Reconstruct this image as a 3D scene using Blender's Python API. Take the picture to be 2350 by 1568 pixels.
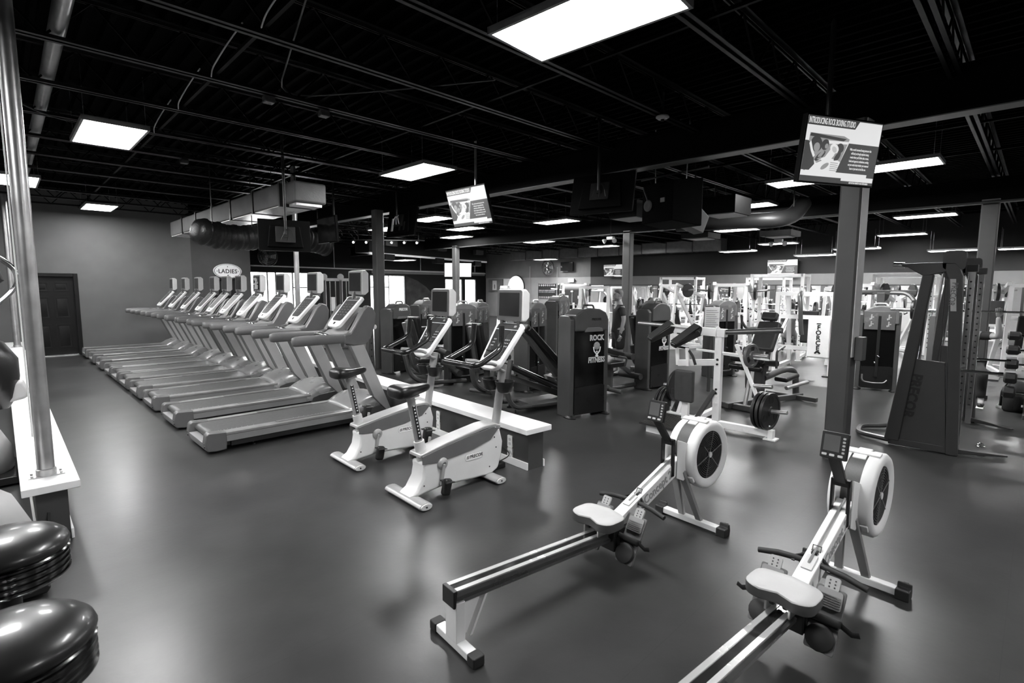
import bpy, bmesh, math, random
from mathutils import Vector, Matrix, Euler
random.seed(7)
for o in list(bpy.data.objects): bpy.data.objects.remove(o)
S = bpy.context.scene
COL = S.collection
PI = math.pi
R = math.radians
# ------------------------------------------------------------------ camera
YAW, PITCH, ROLL = .7929, .1043, .003
fw = Vector((math.cos(YAW)*math.cos(PITCH), math.sin(YAW)*math.cos(PITCH), -math.sin(PITCH)))
rt = fw.cross(Vector((0, 0, 1))).normalized(); up = rt.cross(fw)
r2 = rt*math.cos(ROLL)+up*math.sin(ROLL); u2 = -rt*math.sin(ROLL)+up*math.cos(ROLL)
cam = bpy.data.cameras.new('camera'); cam.sensor_width = 36; cam.lens = 36*1191.5/2350
cam.clip_start = .05; cam.clip_end = 200
cam.dof.use_dof = True; cam.dof.focus_distance = 5.0; cam.dof.aperture_fstop = 4.0
co = bpy.data.objects.new('camera', cam); COL.objects.link(co)
m = Matrix((r2, u2, -fw)).transposed().to_4x4(); m.translation = (0, 0, 1.8); co.matrix_world = m
S.camera = co
# ------------------------------------------------------------------ world (daylight outside the windows)
w = bpy.data.worlds.new('world'); S.world = w; w.use_nodes = True
w.node_tree.nodes['Background'].inputs[0].default_value = (1, 1, 1, 1)
w.node_tree.nodes['Background'].inputs[1].default_value = 9.0
S.view_settings.view_transform = 'Standard'; S.view_settings.look = 'None'
S.view_settings.exposure = 0.0; S.view_settings.gamma = 1; S.view_settings.use_curve_mapping = False
LAMP = 62.0          # radiance of the ceiling panels
# ------------------------------------------------------------------ materials
_mats = {}
def mat(name, v, rough=.5, metal=0., spec=.5, var=.12, scale=6., bump=0., coat=0., rvar=.04, emit=0.):
    if name in _mats: return _mats[name]
    M = bpy.data.materials.new(name); M.use_nodes = True
    nt = M.node_tree; b = nt.nodes['Principled BSDF']
    tc = nt.nodes.new('ShaderNodeTexCoord'); nz = nt.nodes.new('ShaderNodeTexNoise')
    nz.inputs['Scale'].default_value = scale; nz.inputs['Detail'].default_value = 5
    nt.links.new(tc.outputs['Object'], nz.inputs['Vector'])
    mr = nt.nodes.new('ShaderNodeMapRange'); mr.inputs[1].default_value = .3; mr.inputs[2].default_value = .7
    mr.inputs[3].default_value = v*(1-var); mr.inputs[4].default_value = min(1, v*(1+var))
    nt.links.new(nz.outputs['Fac'], mr.inputs[0])
    cb = nt.nodes.new('ShaderNodeCombineColor')
    for i in range(3): nt.links.new(mr.outputs[0], cb.inputs[i])
    nt.links.new(cb.outputs[0], b.inputs['Base Color'])
    rr = nt.nodes.new('ShaderNodeMapRange'); rr.inputs[1].default_value = .3; rr.inputs[2].default_value = .7
    rr.inputs[3].default_value = max(.02, rough-rvar); rr.inputs[4].default_value = min(1, rough+rvar)
    nt.links.new(nz.outputs['Fac'], rr.inputs[0]); nt.links.new(rr.outputs[0], b.inputs['Roughness'])
    b.inputs['Metallic'].default_value = metal; b.inputs['Specular IOR Level'].default_value = spec
    b.inputs['Coat Weight'].default_value = coat; b.inputs['Coat Roughness'].default_value = .08
    if bump:
        n2 = nt.nodes.new('ShaderNodeTexNoise'); n2.inputs['Scale'].default_value = scale*12
        nt.links.new(tc.outputs['Object'], n2.inputs['Vector'])
        bp = nt.nodes.new('ShaderNodeBump'); bp.inputs['Strength'].default_value = bump; bp.inputs['Distance'].default_value = .01
        nt.links.new(n2.outputs['Fac'], bp.inputs['Height']); nt.links.new(bp.outputs[0], b.inputs['Normal'])
    if emit:
        b.inputs['Emission Color'].default_value = (1, 1, 1, 1); b.inputs['Emission Strength'].default_value = emit
    _mats[name] = M
    return M
WHITE = mat('white_enamel', .9, .35, var=.04)
OFFW = mat('offwhite_plastic', .62, .42, var=.05)
LGREY = mat('light_grey_plastic', .42, .45, var=.06)
PEWTER = mat('pewter_paint', .15, .38, metal=.35, var=.06)
MGREY = mat('mid_grey_plastic', .13, .45, var=.08)
DGREY = mat('dark_grey_paint', .06, .38, var=.1)
TOWER = mat('charcoal_metal', .085, .33, metal=.3, var=.08)
BLACK = mat('black_plastic', .008, .42, var=.2)
GLOSS = mat('gloss_black_panel', .004, .14, spec=.3, var=.1, rvar=.03)
RUBBER = mat('black_rubber', .018, .6, var=.2)
VINYL = mat('black_vinyl', .008, .33, var=.2, scale=14, bump=.1)
GVINYL = mat('grey_vinyl', .05, .36, var=.1, scale=14, bump=.1)
CHROME = mat('chrome', .75, .14, metal=1., var=.04, rvar=.05)
STEEL = mat('galvanised_steel', .55, .33, metal=.85, var=.12, scale=9)
GLASSD = mat('dark_screen_glass', .022, .1, var=.1, rvar=.02)
BELT = mat('treadmill_belt', .075, .42, var=.1, scale=30, bump=.06)
IRON = mat('cast_iron', .02, .38, var=.2, scale=20, bump=.1)
INK = mat('black_print', .01, .5)
PAPER = mat('white_paper', .85, .6, var=.03)
SKIN = mat('skin', .36, .5, var=.08)
HAIR = mat('grey_hair', .14, .6, var=.3, scale=60)
SHIRT = mat('dark_shirt', .035, .8, var=.15)
SHORTS = mat('dark_shorts', .022, .75, var=.2)
DUCT = mat('duct_wrap', .1, .55, metal=.2, var=.25, scale=4, bump=.25)
FOIL = mat('bare_duct_metal', .6, .3, metal=.6, var=.1)
BLKMETAL = mat('black_ceiling_paint', .004, .5, var=.3, spec=.12)
DECKM = mat('black_deck_paint', .0004, .7, var=.3, spec=.02)
JOISTM = mat('dark_joist_paint', .0025, .5, var=.3, spec=.08)
CHORDM = mat('joist_chord_paint', .012, .38, var=.3, spec=.35)
BEAMM = mat('dark_beam_paint', .004, .6, var=.2, spec=.05)
COLM = mat('grey_column_paint', .06, .42, var=.1, scale=3)
def glow(name, s, v=1.):
    M = bpy.data.materials.new(name); M.use_nodes = True; nt = M.node_tree; b = nt.nodes['Principled BSDF']
    nz = nt.nodes.new('ShaderNodeTexNoise'); nz.inputs['Scale'].default_value = 3
    mr = nt.nodes.new('ShaderNodeMapRange'); mr.inputs[3].default_value = s*.95; mr.inputs[4].default_value = s
    nt.links.new(nz.outputs['Fac'], mr.inputs[0]); nt.links.new(mr.outputs[0], b.inputs['Emission Strength'])
    b.inputs['Base Color'].default_value = (v, v, v, 1); b.inputs['Emission Color'].default_value = (1, 1, 1, 1)
    return M
DIFFUSER = glow('lamp_diffuser', LAMP, .8)
SCREENW = glow('lit_screen_white', .75, .1)
SCREEND = glow('lit_screen_dark', .045, .03)
SCREENM = glow('lit_screen_mid', .28, .05)
SPOTM = glow('spot_lamp', 12.)
def glassmat():
    M = bpy.data.materials.new('window_glass'); M.use_nodes = True; nt = M.node_tree
    out = nt.nodes['Material Output']; tr = nt.nodes.new('ShaderNodeBsdfTransparent'); gl = nt.nodes.new('ShaderNodeBsdfGlossy')
    gl.inputs['Roughness'].default_value = .03; fr = nt.nodes.new('ShaderNodeFresnel'); mx = nt.nodes.new('ShaderNodeMixShader')
    nt.links.new(fr.outputs[0], mx.inputs[0]); nt.links.new(tr.outputs[0], mx.inputs[1]); nt.links.new(gl.outputs[0], mx.inputs[2])
    nt.links.new(mx.outputs[0], out.inputs[0]); return M
WGLASS = glassmat()
# ------------------------------------------------------------------ mesh helpers
class MB:
    def __init__(s): s.v = []; s.f = []
    def add(s, vs, fs):
        o = len(s.v); s.v += [tuple(v) for v in vs]; s.f += [tuple(i+o for i in f) for f in fs]; return s
    def box(s, c, sz, rot=None):
        c = Vector(c); q = []
        Mx = (Euler(rot).to_matrix() if rot else None)
        for dx in (-.5, .5):
            for dy in (-.5, .5):
                for dz in (-.5, .5):
                    p = Vector((dx*sz[0], dy*sz[1], dz*sz[2]))
                    q.append(c+(Mx @ p if Mx else p))
        return s.add(q, [(0, 1, 3, 2), (4, 6, 7, 5), (0, 4, 5, 1), (2, 3, 7, 6), (0, 2, 6, 4), (1, 5, 7, 3)])
    def b2(s, a, b): # box from corner to corner
        return s.box([(a[i]+b[i])/2 for i in range(3)], [abs(b[i]-a[i]) for i in range(3)])
    def bar(s, a, b, w, h, upv=(0, 0, 1), w2=None, h2=None):
        a = Vector(a); b = Vector(b); d = (b-a).normalized(); u = Vector(upv)
        if abs(d.dot(u)) > .98: u = Vector((1, 0, 0))
        l = u.cross(d).normalized(); u = d.cross(l); q = []
        for p, ww, hh in ((a, w, h), (b, w2 or w, h2 or h)):
            for sx, sy in ((-1, -1), (1, -1), (1, 1), (-1, 1)): q.append(p+l*sx*ww/2+u*sy*hh/2)
        return s.add(q, [(3, 2, 1, 0), (4, 5, 6, 7), (0, 1, 5, 4), (1, 2, 6, 5), (2, 3, 7, 6), (3, 0, 4, 7)])
    def loft(s, rings, caps=True, closed=False):
        n = len(rings[0]); vs = [p for r in rings for p in r]; fs = []
        k = len(rings)
        for i in range(k if closed else k-1):
            j = (i+1) % k
            for a in range(n): fs.append((i*n+a, i*n+(a+1) % n, j*n+(a+1) % n, j*n+a))
        if caps and not closed: fs.append(tuple(range(n-1, -1, -1))); fs.append(tuple((k-1)*n+a for a in range(n)))
        return s.add(vs, fs)
    def tube(s, pts, r, n=10, fillet=0, closed=False, sx=1., up0=None):
        pts = [Vector(p) for p in pts]
        if fillet:
            q = []; N = len(pts)
            for i, p in enumerate(pts):
                if not closed and i in (0, N-1): q.append(p); continue
                a = pts[i-1]; b = pts[(i+1) % N]
                f = min(fillet, (a-p).length*.48, (b-p).length*.48)
                A = p+(a-p).normalized()*f; B = p+(b-p).normalized()*f
                for t in (0, .2, .4, .6, .8, 1): q.append(A*(1-t)**2+p*2*t*(1-t)+B*t*t)
            pts = q
        rs = r if isinstance(r, (list, tuple)) else None
        N = len(pts); rings = []; u = None
        for i, p in enumerate(pts):
            if closed: d = (pts[(i+1) % N]-pts[i-1]).normalized()
            else: d = (pts[min(i+1, N-1)]-pts[max(i-1, 0)]).normalized()
            if u is None:
                u = Vector(up0) if up0 else (Vector((0, 0, 1)) if abs(d.z) < .9 else Vector((1, 0, 0)))
            u = (u-d*u.dot(d)).normalized(); l = d.cross(u)
            rr = r if rs is None else rs[min(len(rs)-1, int(round(i/(N-1)*(len(rs)-1))))]
            rings.append([p+u*math.cos(2*PI*k/n)*rr+l*math.sin(2*PI*k/n)*rr*sx for k in range(n)])
        return s.loft(rings, True, closed)
    def lathe(s, prof, c=(0, 0, 0), ax=(0, 0, 1), n=24, sc=(1, 1), loop=False):
        ax = Vector(ax).normalized(); c = Vector(c)
        u = Vector((1, 0, 0)) if abs(ax.x) < .9 else Vector((0, 0, 1))
        u = (u-ax*u.dot(ax)).normalized(); l = ax.cross(u)
        rings = [[c+ax*z+(u*math.cos(2*PI*k/n)*sc[0]+l*math.sin(2*PI*k/n)*sc[1])*max(r, 1e-4) for k in range(n)] for r, z in prof]
        return s.loft(rings, not loop, loop)
    def prism(s, poly, a, b, plane='xz', taper=None):
        # polygon in plane, extruded along the third axis from a to b; taper scales the far polygon about its centre
        def P(p, t):
            return {'xz': (p[0], t, p[1]), 'xy': (p[0], p[1], t), 'yz': (t, p[0], p[1])}[plane]
        n = len(poly)
        vs = [P(p, a) for p in poly]+[P(p, b) for p in poly]
        ar = sum(poly[i][0]*poly[(i+1) % n][1]-poly[(i+1) % n][0]*poly[i][1] for i in range(n))
        fl = (ar > 0) != (plane == 'xz')
        if (b < a): fl = not fl
        fs = [(i, (i+1) % n, n+(i+1) % n, n+i) for i in range(n)]+[tuple(range(n-1, -1, -1)), tuple(range(n, 2*n))]
        if not fl: fs = [tuple(reversed(f)) for f in fs]
        return s.add(vs, fs)
    def sphere(s, c, r, n=14, m=8):
        if not isinstance(r, (tuple, list)): r = (r, r, r)
        return s.loft([[(c[0]+r[0]*math.sin(PI*max(.004, min(.996, j/m)))*math.cos(2*PI*k/n), c[1]+r[1]*math.sin(PI*max(.004, min(.996, j/m)))*math.sin(2*PI*k/n), c[2]-r[2]*math.cos(PI*j/m)) for k in range(n)] for j in range(m+1)])
    def disc(s, c, r, t, ax, n=24, hole=0, bev=.0):
        b = bev or t*.15
        if hole: return s.ring(c, hole, r, t, ax, n)
        return s.lathe([(r*.0, -t/2), (r-b, -t/2), (r, -t/2+b), (r, t/2-b), (r-b, t/2), (0, t/2)], c, ax, n)
    def ring(s, c, r0, r1, t, ax, n=28):
        ax = Vector(ax).normalized(); c = Vector(c); u = Vector((1, 0, 0)) if abs(ax.x) < .9 else Vector((0, 0, 1))
        u = (u-ax*u.dot(ax)).normalized(); l = ax.cross(u); rings = []
        for k in range(n):
            d = u*math.cos(2*PI*k/n)+l*math.sin(2*PI*k/n)
            rings.append([c+d*r0-ax*t/2, c+d*r1-ax*t/2, c+d*r1+ax*t/2, c+d*r0+ax*t/2])
        return s.loft(rings, False, True)
    def xf(s, M):
        s.v = [tuple(M @ Vector(v)) for v in s.v]; return s
    def build(s, name, mt, parent=None, bev=0, seg=2, sharp=38, label=None, sub=0, kind=None):
        me = bpy.data.meshes.new(name); me.from_pydata(s.v, [], s.f); me.validate(); me.update()
        bm = bmesh.new(); bm.from_mesh(me); bmesh.ops.recalc_face_normals(bm, faces=bm.faces); bm.to_mesh(me); bm.free()
        me.polygons.foreach_set('use_smooth', [True]*len(me.polygons))
        if not bev and not sub: me.set_sharp_from_angle(angle=R(sharp))
        me.materials.append(mt)
        o = bpy.data.objects.new(name, me); COL.objects.link(o)
        if parent: o.parent = parent
        if sub: md = o.modifiers.new('sub', 'SUBSURF'); md.levels = sub; md.render_levels = sub
        if bev:
            md = o.modifiers.new('bev', 'BEVEL'); md.width = bev; md.segments = seg; md.limit_method = 'ANGLE'; md.angle_limit = R(40); md.harden_normals = True
        if label: o['label'] = label
        if kind: o['kind'] = kind
        return o
def rrect(w, h, r, n=4, cx=0, cy=0):
    q = []
    for i, (sx, sy) in enumerate(((1, 1), (-1, 1), (-1, -1), (1, -1))):
        for k in range(n+1):
            a = PI/2*i+PI/2*k/n
            q.append((cx+sx*(w/2-r)+r*math.cos(a), cy+sy*(h/2-r)+r*math.sin(a)))
    return q
def thing(name, label, cat, loc=(0, 0, 0), rz=0, group=None):
    o = bpy.data.objects.new(name, None); COL.objects.link(o); o.empty_display_size = .1
    o.location = loc; o.rotation_euler = (0, 0, rz); o['label'] = label; o['category'] = cat
    if group: o['group'] = group
    return o
def tag(o, label, cat, group=None):
    o['label'] = label; o['category'] = cat
    if group: o['group'] = group
    return o
def dup(root, loc, rz, label=None, group=None, sc=None):
    def cp(o, par):
        c = o.copy(); COL.objects.link(c)
        if par is not None: c.parent = par
        for ch in list(o.children): cp(ch, c)
        return c
    r = cp(root, None); r.location = loc; r.rotation_euler = (0, 0, rz)
    if label: r['label'] = label
    if group: r['group'] = group
    if sc: r.scale = (sc, sc, sc) if not isinstance(sc, tuple) else sc
    return r
def struct(o): o['kind'] = 'structure'; return o
def text(name, body, mt, parent, loc, xdir, ydir, size, ext=.002, bold=0., sx=1., align='CENTER', spacing=1., shear=0.):
    cu = bpy.data.curves.new(name, 'FONT'); cu.body = body; cu.size = size; cu.extrude = ext; cu.offset = bold
    cu.align_x = align; cu.align_y = 'CENTER'; cu.space_character = spacing; cu.resolution_u = 2; cu.shear = shear
    tmp = bpy.data.objects.new('tmp', cu)
    me = bpy.data.meshes.new_from_object(tmp); bpy.data.objects.remove(tmp); bpy.data.curves.remove(cu)
    X = Vector(xdir).normalized(); Y = Vector(ydir).normalized(); Z = X.cross(Y)
    Mx = Matrix((X*sx, Y, Z)).transposed().to_4x4(); Mx.translation = loc
    me.transform(Mx); me.materials.clear(); me.materials.append(mt); me.name = name
    o = bpy.data.objects.new(name, me); COL.objects.link(o)
    if parent: o.parent = parent
    return o
# ================================================================== setting
def floormat():
    M = bpy.data.materials.new('rubber_floor'); M.use_nodes = True; nt = M.node_tree; b = nt.nodes['Principled BSDF']
    tc = nt.nodes.new('ShaderNodeTexCoord'); L = nt.links.new
    def noise(sc, det=6, dist=0):
        n = nt.nodes.new('ShaderNodeTexNoise'); n.inputs['Scale'].default_value = sc; n.inputs['Detail'].default_value = det
        n.inputs['Distortion'].default_value = dist; L(tc.outputs['Object'], n.inputs['Vector']); return n
    def rng(src, a, b_, c, d):
        r = nt.nodes.new('ShaderNodeMapRange'); r.inputs[1].default_value = a; r.inputs[2].default_value = b_
        r.inputs[3].default_value = c; r.inputs[4].default_value = d; L(src, r.inputs[0]); return r.outputs[0]
    def mul(a, b_, op='MULTIPLY'):
        q = nt.nodes.new('ShaderNodeMath'); q.operation = op; L(a, q.inputs[0])
        if isinstance(b_, (int, float)): q.inputs[1].default_value = b_
        else: L(b_, q.inputs[1])
        return q.outputs[0]
    big = noise(.8, 4, .6); mid = noise(5, 6); fine = noise(26, 3)
    v = mul(rng(big.outputs['Fac'], .3, .7, .033, .043), rng(mid.outputs['Fac'], .3, .7, .9, 1.1))
    # rolled-rubber seams every 1.22 m along y
    sp = nt.nodes.new('ShaderNodeSeparateXYZ'); L(tc.outputs['Object'], sp.inputs[0])
    fr = mul(mul(sp.outputs[1], 1/1.22), 1.0, 'FRACT')
    seam = rng(fr, .0, .004, .72, 1.0)
    v = mul(v, seam)
    # pale scuffs
    cb = nt.nodes.new('ShaderNodeCombineColor'); [L(v, cb.inputs[i]) for i in range(3)]
    L(cb.outputs[0], b.inputs['Base Color'])
    L(rng(big.outputs['Fac'], .3, .7, .285, .35), b.inputs['Roughness'])
    b.inputs['Specular IOR Level'].default_value = .4
    bp = nt.nodes.new('ShaderNodeBump'); bp.inputs['Strength'].default_value = .12; bp.inputs['Distance'].default_value = .003
    L(mul(fine.outputs['Fac'], mid.outputs['Fac'], 'ADD'), bp.inputs['Height']); L(bp.outputs[0], b.inputs['Normal'])
    return M
FLOORM = floormat()
struct(MB().b2((-4, -5, -.1), (27.2, 25, 0)).build('floor', FLOORM))
WALLG = mat('grey_wall_paint', .11, .55, var=.08, scale=2.5, spec=.3)
WALLD = mat('dark_wall_paint', .009, .55, var=.15, scale=2, spec=.2)
WALLM = mat('mid_wall_paint', .2, .55, var=.1, scale=2, spec=.3)
WALLL = mat('light_wall_paint', .42, .55, var=.08, scale=2, spec=.3)
WALLS = mat('pale_wall_paint', .7, .55, var=.05, scale=2, spec=.3)
DOORM = mat('black_door_paint', .005, .45, var=.15, spec=.25)
ZC = 4.2
# corrugated steel deck: ribs run along y
mb = MB(); x = -4.0; prof = []
while x < 27.2: prof += [(x, ZC), (x+.09, ZC), (x+.11, ZC-.05), (x+.15, ZC-.05)]; x += .17
mb.loft([[(p, y, z) for p, z in prof]+[(27.2, y, ZC+.2), (-4, y, ZC+.2)] for y in (-5, 25)])
struct(mb.build('ceiling', DECKM, sharp=20))
# left wall with panelled door
DX0, DX1, DZ = .50, 1.40, 2.03
mb = MB().b2((-4, 17.6, 0), (DX0, 17.75, ZC)).b2((DX1, 17.6, 0), (4.1, 17.75, ZC)).b2((DX0, 17.6, DZ), (DX1, 17.75, ZC))
struct(mb.build('wall_left', WALLG))
struct(MB().b2((4.0, 17.75, 0), (4.1, 20.2, ZC)).build('wall_left_return', WALLG))
struct(MB().b2((-4, 17.588, 0), (.42, 17.6, .09)).b2((1.48, 17.588, 0), (4.1, 17.6, .09)).build('baseboard_left', BLACK, bev=.004))
dr = MB().b2((DX0, 17.66, .02), (DX1, 17.70, DZ)).build('door_1', DOORM); struct(dr)
fr = MB()
for a, b in (((DX0-.09, 17.575, 0), (DX0, 17.70, DZ+.09)), ((DX1, 17.575, 0), (DX1+.09, 17.70, DZ+.09)), ((DX0, 17.575, DZ), (DX1, 17.70, DZ+.09))): fr.b2(a, b)
fr.build('door_frame', DOORM, dr, bev=.008)
W = DX1-DX0
def panel(x0, x1, z0, z1):
    p = MB(); xs = [x0, x0+.03, x0+.06]; q = []
    def rr(i, y): return [(x0+i, y, z0+i), (x1-i, y, z0+i), (x1-i, y, z1-i), (x0+i, y, z1-i)]
    p.loft([rr(0, 17.661), rr(.0, 17.652), rr(.015, 17.650), rr(.04, 17.658), rr(.06, 17.652)])
    return p
for cx in (DX0+W*.28, DX0+W*.72):
    for z0, z1 in ((.2, .82), (.97, 1.52), (1.65, 1.9)):
        panel(cx-.15, cx+.15, z0, z1).build('door_panel', DOORM, dr)
MB().sphere((DX0+.08, 17.61, .98), (.03, .03, .03)).tube([(DX0+.08, 17.66, .98), (DX0+.08, 17.61, .98)], .012).build('door_knob', CHROME, dr)
struct(MB().b2((DX0, 17.56, 0), (DX1, 17.68, .018)).build('trim_1', CHROME))
# wall with the ladies' room door
struct(MB().b2((4.1, 20.2, 0), (5.42, 20.35, ZC)).b2((6.12, 20.2, 0), (6.57, 20.35, ZC)).b2((5.42, 20.2, 2.03), (6.12, 20.35, ZC)).build('wall_ladies', mat('ladies_wall_paint', .06, .55, var=.08, scale=2.5, spec=.3)))
struct(MB().b2((6.45, 20.35, 0), (6.57, 24.7, ZC)).build('wall_ladies_return', WALLD))
d2 = struct(MB().b2((5.42, 20.27, 0), (6.12, 20.31, 2.03)).build('door_2', DOORM))
MB().b2((5.34, 20.18, 0), (5.42, 20.3, 2.1)).b2((6.12, 20.18, 0), (6.2, 20.3, 2.1)).b2((5.42, 20.18, 2.03), (6.12, 20.3, 2.1)).build('door_frame', DOORM, d2, bev=.006)
for z0, z1 in ((.2, .9), (1.05, 1.85)):
    for xx in (5.5, 5.8): MB().b2((xx, 20.262, z0), (xx+.24, 20.275, z1)).build('door_panel', DOORM, d2, bev=.006)
# rear wall with windows (y = 24.7)
def holed(name, y0, y1, x0, x1, z1, holes, mt, axis='y'):
    mb = MB(); xs = x0
    for a, b, c, d in sorted(holes):
        mb.b2((xs, y0, 0), (a, y1, z1))
        if c > 0: mb.b2((a, y0, 0), (b, y1, c))
        mb.b2((a, y0, d), (b, y1, z1)); xs = b
    mb.b2((xs, y0, 0), (x1, y1, z1)); return struct(mb.build(name, mt))
WIN = [(7.9, 10.95, .25, 2.48), (13.9, 16.05, .3, 2.42), (18.8, 20.1, .3, 2.28), (20.3, 21.2, .3, 2.28)]
holed('wall_rear', 24.7, 24.9, 6.45, 22.2, ZC, WIN, WALLD)
MULL = [[8.76, 9.13, 9.9], [15.05], [], []]
WFR = mat('white_window_frame', .5, .4)
for i, (a, b, c, d) in enumerate(WIN):
    wnd = MB()
    for p, q in (((a, 24.74, c), (a+.05, 24.86, d)), ((b-.05, 24.74, c), (b, 24.86, d)), ((a, 24.74, c), (b, 24.86, c+.05)), ((a, 24.74, d-.05), (b, 24.86, d))): wnd.b2(p, q)
    wo = struct(wnd.build('window_%d' % (i+1), BLACK if i == 0 else WFR, bev=.006))
    xs = [a]+MULL[i]+[b]
    for mx in MULL[i]: MB().b2((mx-.025, 24.76, c), (mx+.025, 24.84, d)).build('mullion', BLACK if i == 0 else WFR, wo)
    if i == 0: MB().b2((9.9, 24.76, 1.72), (b, 24.84, 1.77)).build('mullion', BLACK, wo)
    if i == 1: MB().b2((a, 24.76, 1.75), (15.05, 24.84, 1.80)).build('mullion', BLACK, wo)
    for p, q in zip(xs[:-1], xs[1:]): MB().b2((p+.02, 24.797, c+.02), (q-.02, 24.803, d-.02)).build('pane', WGLASS, wo)
# arched painted panel beside the second window
arc = [(13.4, .3), (18.2, .3), (18.2, 1.25)]+[(18.2-.15*k-.12*k*k*.12, 1.25+.19*k-.0085*k*k) for k in range(1, 9)]+[(13.4, 2.62)]
pn = struct(MB().prism([(16.07, .3), (18.3, .3), (18.3, 1.0), (17.9, 1.38), (17.4, 1.8), (16.8, 2.15), (16.07, 2.4)], 24.66, 24.7).build('trim_2', mat('mural_dark', .025, .6, var=.9, scale=2.2)))
struct(MB().b2((14.0, 24.69, 2.5), (21.9, 24.705, 2.72)).build('trim_3', WALLM))
# back wall (x = 22): solid end with double door, header over the wide opening
struct(MB().b2((22, 16.52, 0), (22.2, 24.9, 2.35)).build('wall_back', WALLL))
struct(MB().b2((21.98, 16.52, 2.35), (22.2, 24.9, ZC)).build('wall_back_upper', WALLM))
struct(MB().b2((22, .42, 1.93), (22.2, 16.52, 2.35)).build('wall_back_header', mat('header_paint', .085, .5, var=.1, scale=1.5)))
struct(MB().b2((21.98, -5, 2.35), (22.2, 16.52, ZC)).build('wall_back_header_upper', WALLD))
struct(MB().b2((22, -5, 0), (22.2, .42, 2.35)).build('wall_back_end', WALLG))
struct(MB().b2((21.97, .36, 1.89), (22.03, 16.56, 1.93)).b2((21.97, .36, 0), (22.03, .42, 1.9)).b2((21.97, 16.52, 0), (22.03, 16.56, 1.9)).build('trim_4', BLACK))
# room beyond the opening
struct(MB().b2((27, -5, 0), (27.2, 25, ZC)).build('wall_alcove', WALLL))
struct(MB().b2((22.2, 17.6, 0), (27, 17.75, 2.8)).b2((22.2, -.6, 0), (27, -.45, 2.8)).build('wall_alcove_side', WALLL))
struct(MB().b2((22.2, -.6, 2.75), (27, 17.75, 2.85)).build('ceiling_alcove', WALLS))
# walls behind the camera
struct(MB().b2((-4.2, -5, 0), (-4, 17.6, ZC)).build('wall_front', WALLM))
struct(MB().b2((-4, -5.2, 0), (22.2, -5, ZC)).build('wall_right', WALLM))
# ------------------------------------------------------------------ ceiling steel
n = 0
for k in range(-4, 17):
    y = 4.45+1.245*k
    if y > 24 or y < -3: continue
    x1 = 21.9
    if y > 20.2: x0 = 6.7
    elif y > 17.6: x0 = 4.2
    else: x0 = -3.9
    j = MB()
    for s in (-1, 1):
        j.b2((x0, y+s*.012, 3.75), (x1, y+s*.052, 3.757)); j.b2((x0, y+s*.012, 3.75), (x1, y+s*.018, 3.79))
        j.b2((x0, y+s*.012, ZC-.06), (x1, y+s*.052, ZC-.052)); j.b2((x0, y+s*.012, ZC-.09), (x1, y+s*.018, ZC-.05))
    jo = struct(j.build('ceiling_joist', CHORDM))
    wb = MB(); xx = x0; f = 0
    while xx < x1-.3:
        wb.bar((xx, y, 3.765 if f else ZC-.07), (xx+.33, y, ZC-.07 if f else 3.765), .016, .016); xx += .33; f = 1-f
    wb.build('joist_web', JOISTM, jo, kind='stuff')
for i, (y0, y1) in enumerate(((1.8, 17.5),)):
    for xb in (1.6, 3.9, 8.6, 10.4, 15., 18.):
        struct(MB().b2((xb, -2, 3.79), (xb+.03, 17.5, 3.82)).build('ceiling_bridging', JOISTM))
# main beams with columns
def ibeam(a, b, z, h=.42, w_=.2):
    mb = MB(); a = Vector(a); b = Vector(b)
    mb.bar((a.x, a.y, z+.012), (b.x, b.y, z+.012), w_, .024); mb.bar((a.x, a.y, z+h-.012), (b.x, b.y, z+h-.012), w_, .024)
    mb.bar((a.x, a.y, z+h/2), (b.x, b.y, z+h/2), .03, h); fl_.append(MB().bar((a.x, a.y, z-.004), (b.x, b.y, z-.004), w_, .012)); return mb
fl_ = []
bo_ = struct(ibeam((6.63, -5), (6.08, 17.5), 3.42).build('ceiling_beam', BEAMM)); fl_[-1].build('bottom_flange', mat('beam_flange_lit', .10, .4), bo_)  # flange underside painted paler to stand for light falling on it
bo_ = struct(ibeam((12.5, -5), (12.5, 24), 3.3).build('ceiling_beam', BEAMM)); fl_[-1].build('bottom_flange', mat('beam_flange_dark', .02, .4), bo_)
def column(x, y, wx, wy, z, rz=0, label=None):
    c = MB(); c.box((0, 0, z/2), (wx, wy*.14, z)); 
    c = MB()
    c.b2((-wx/2, -wy/2, 0), (-wx/2+.02, wy/2, z)).b2((wx/2-.02, -wy/2, 0), (wx/2, wy/2, z)).b2((-wx/2, -.012, 0), (wx/2, .012, z))
    o = struct(c.build('column', COLM, bev=.003)); o.location = (x, y, 0); o.rotation_euler = (0, 0, rz); return o
# main column: boxed cover with bevelled front and one side painted pale as if lit
def boxcol(x, y, wx, wy, z, rz):
    o = struct(MB().prism([(-wx/2+.02, -wy/2), (wx/2-.02, -wy/2), (wx/2, -wy/2+.02), (wx/2, wy/2-.02), (wx/2-.02, wy/2), (-wx/2+.02, wy/2), (-wx/2, wy/2-.02), (-wx/2, -wy/2+.02)], 0, z, 'xy').build('column', COLM, sharp=25))
    o.location = (x, y, 0); o.rotation_euler = (0, 0, rz); return o
c1 = boxcol(6.19, 1.40, .17, .20, 3.45, R(-7))
MB().b2((-.08, -.112, 1.1), (.08, -.1, 3.44)).build('lit_side_strip', mat('lit_side_paint', .42, .4), c1, bev=.004)  # pale strip paints the light on this side of the column
MB().b2((-.03, -.19, 1.07), (.07, -.112, 1.31)).build('junction_box', DGREY, c1, bev=.008)
boxcol(5.98, 10.25, .2, .2, 3.45, 0)
for cx, cy in ((12.5, 8.12), (12.5, .74), (12.5, 15.75)): boxcol(cx, cy, .2, .24, 3.35, 0)
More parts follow.
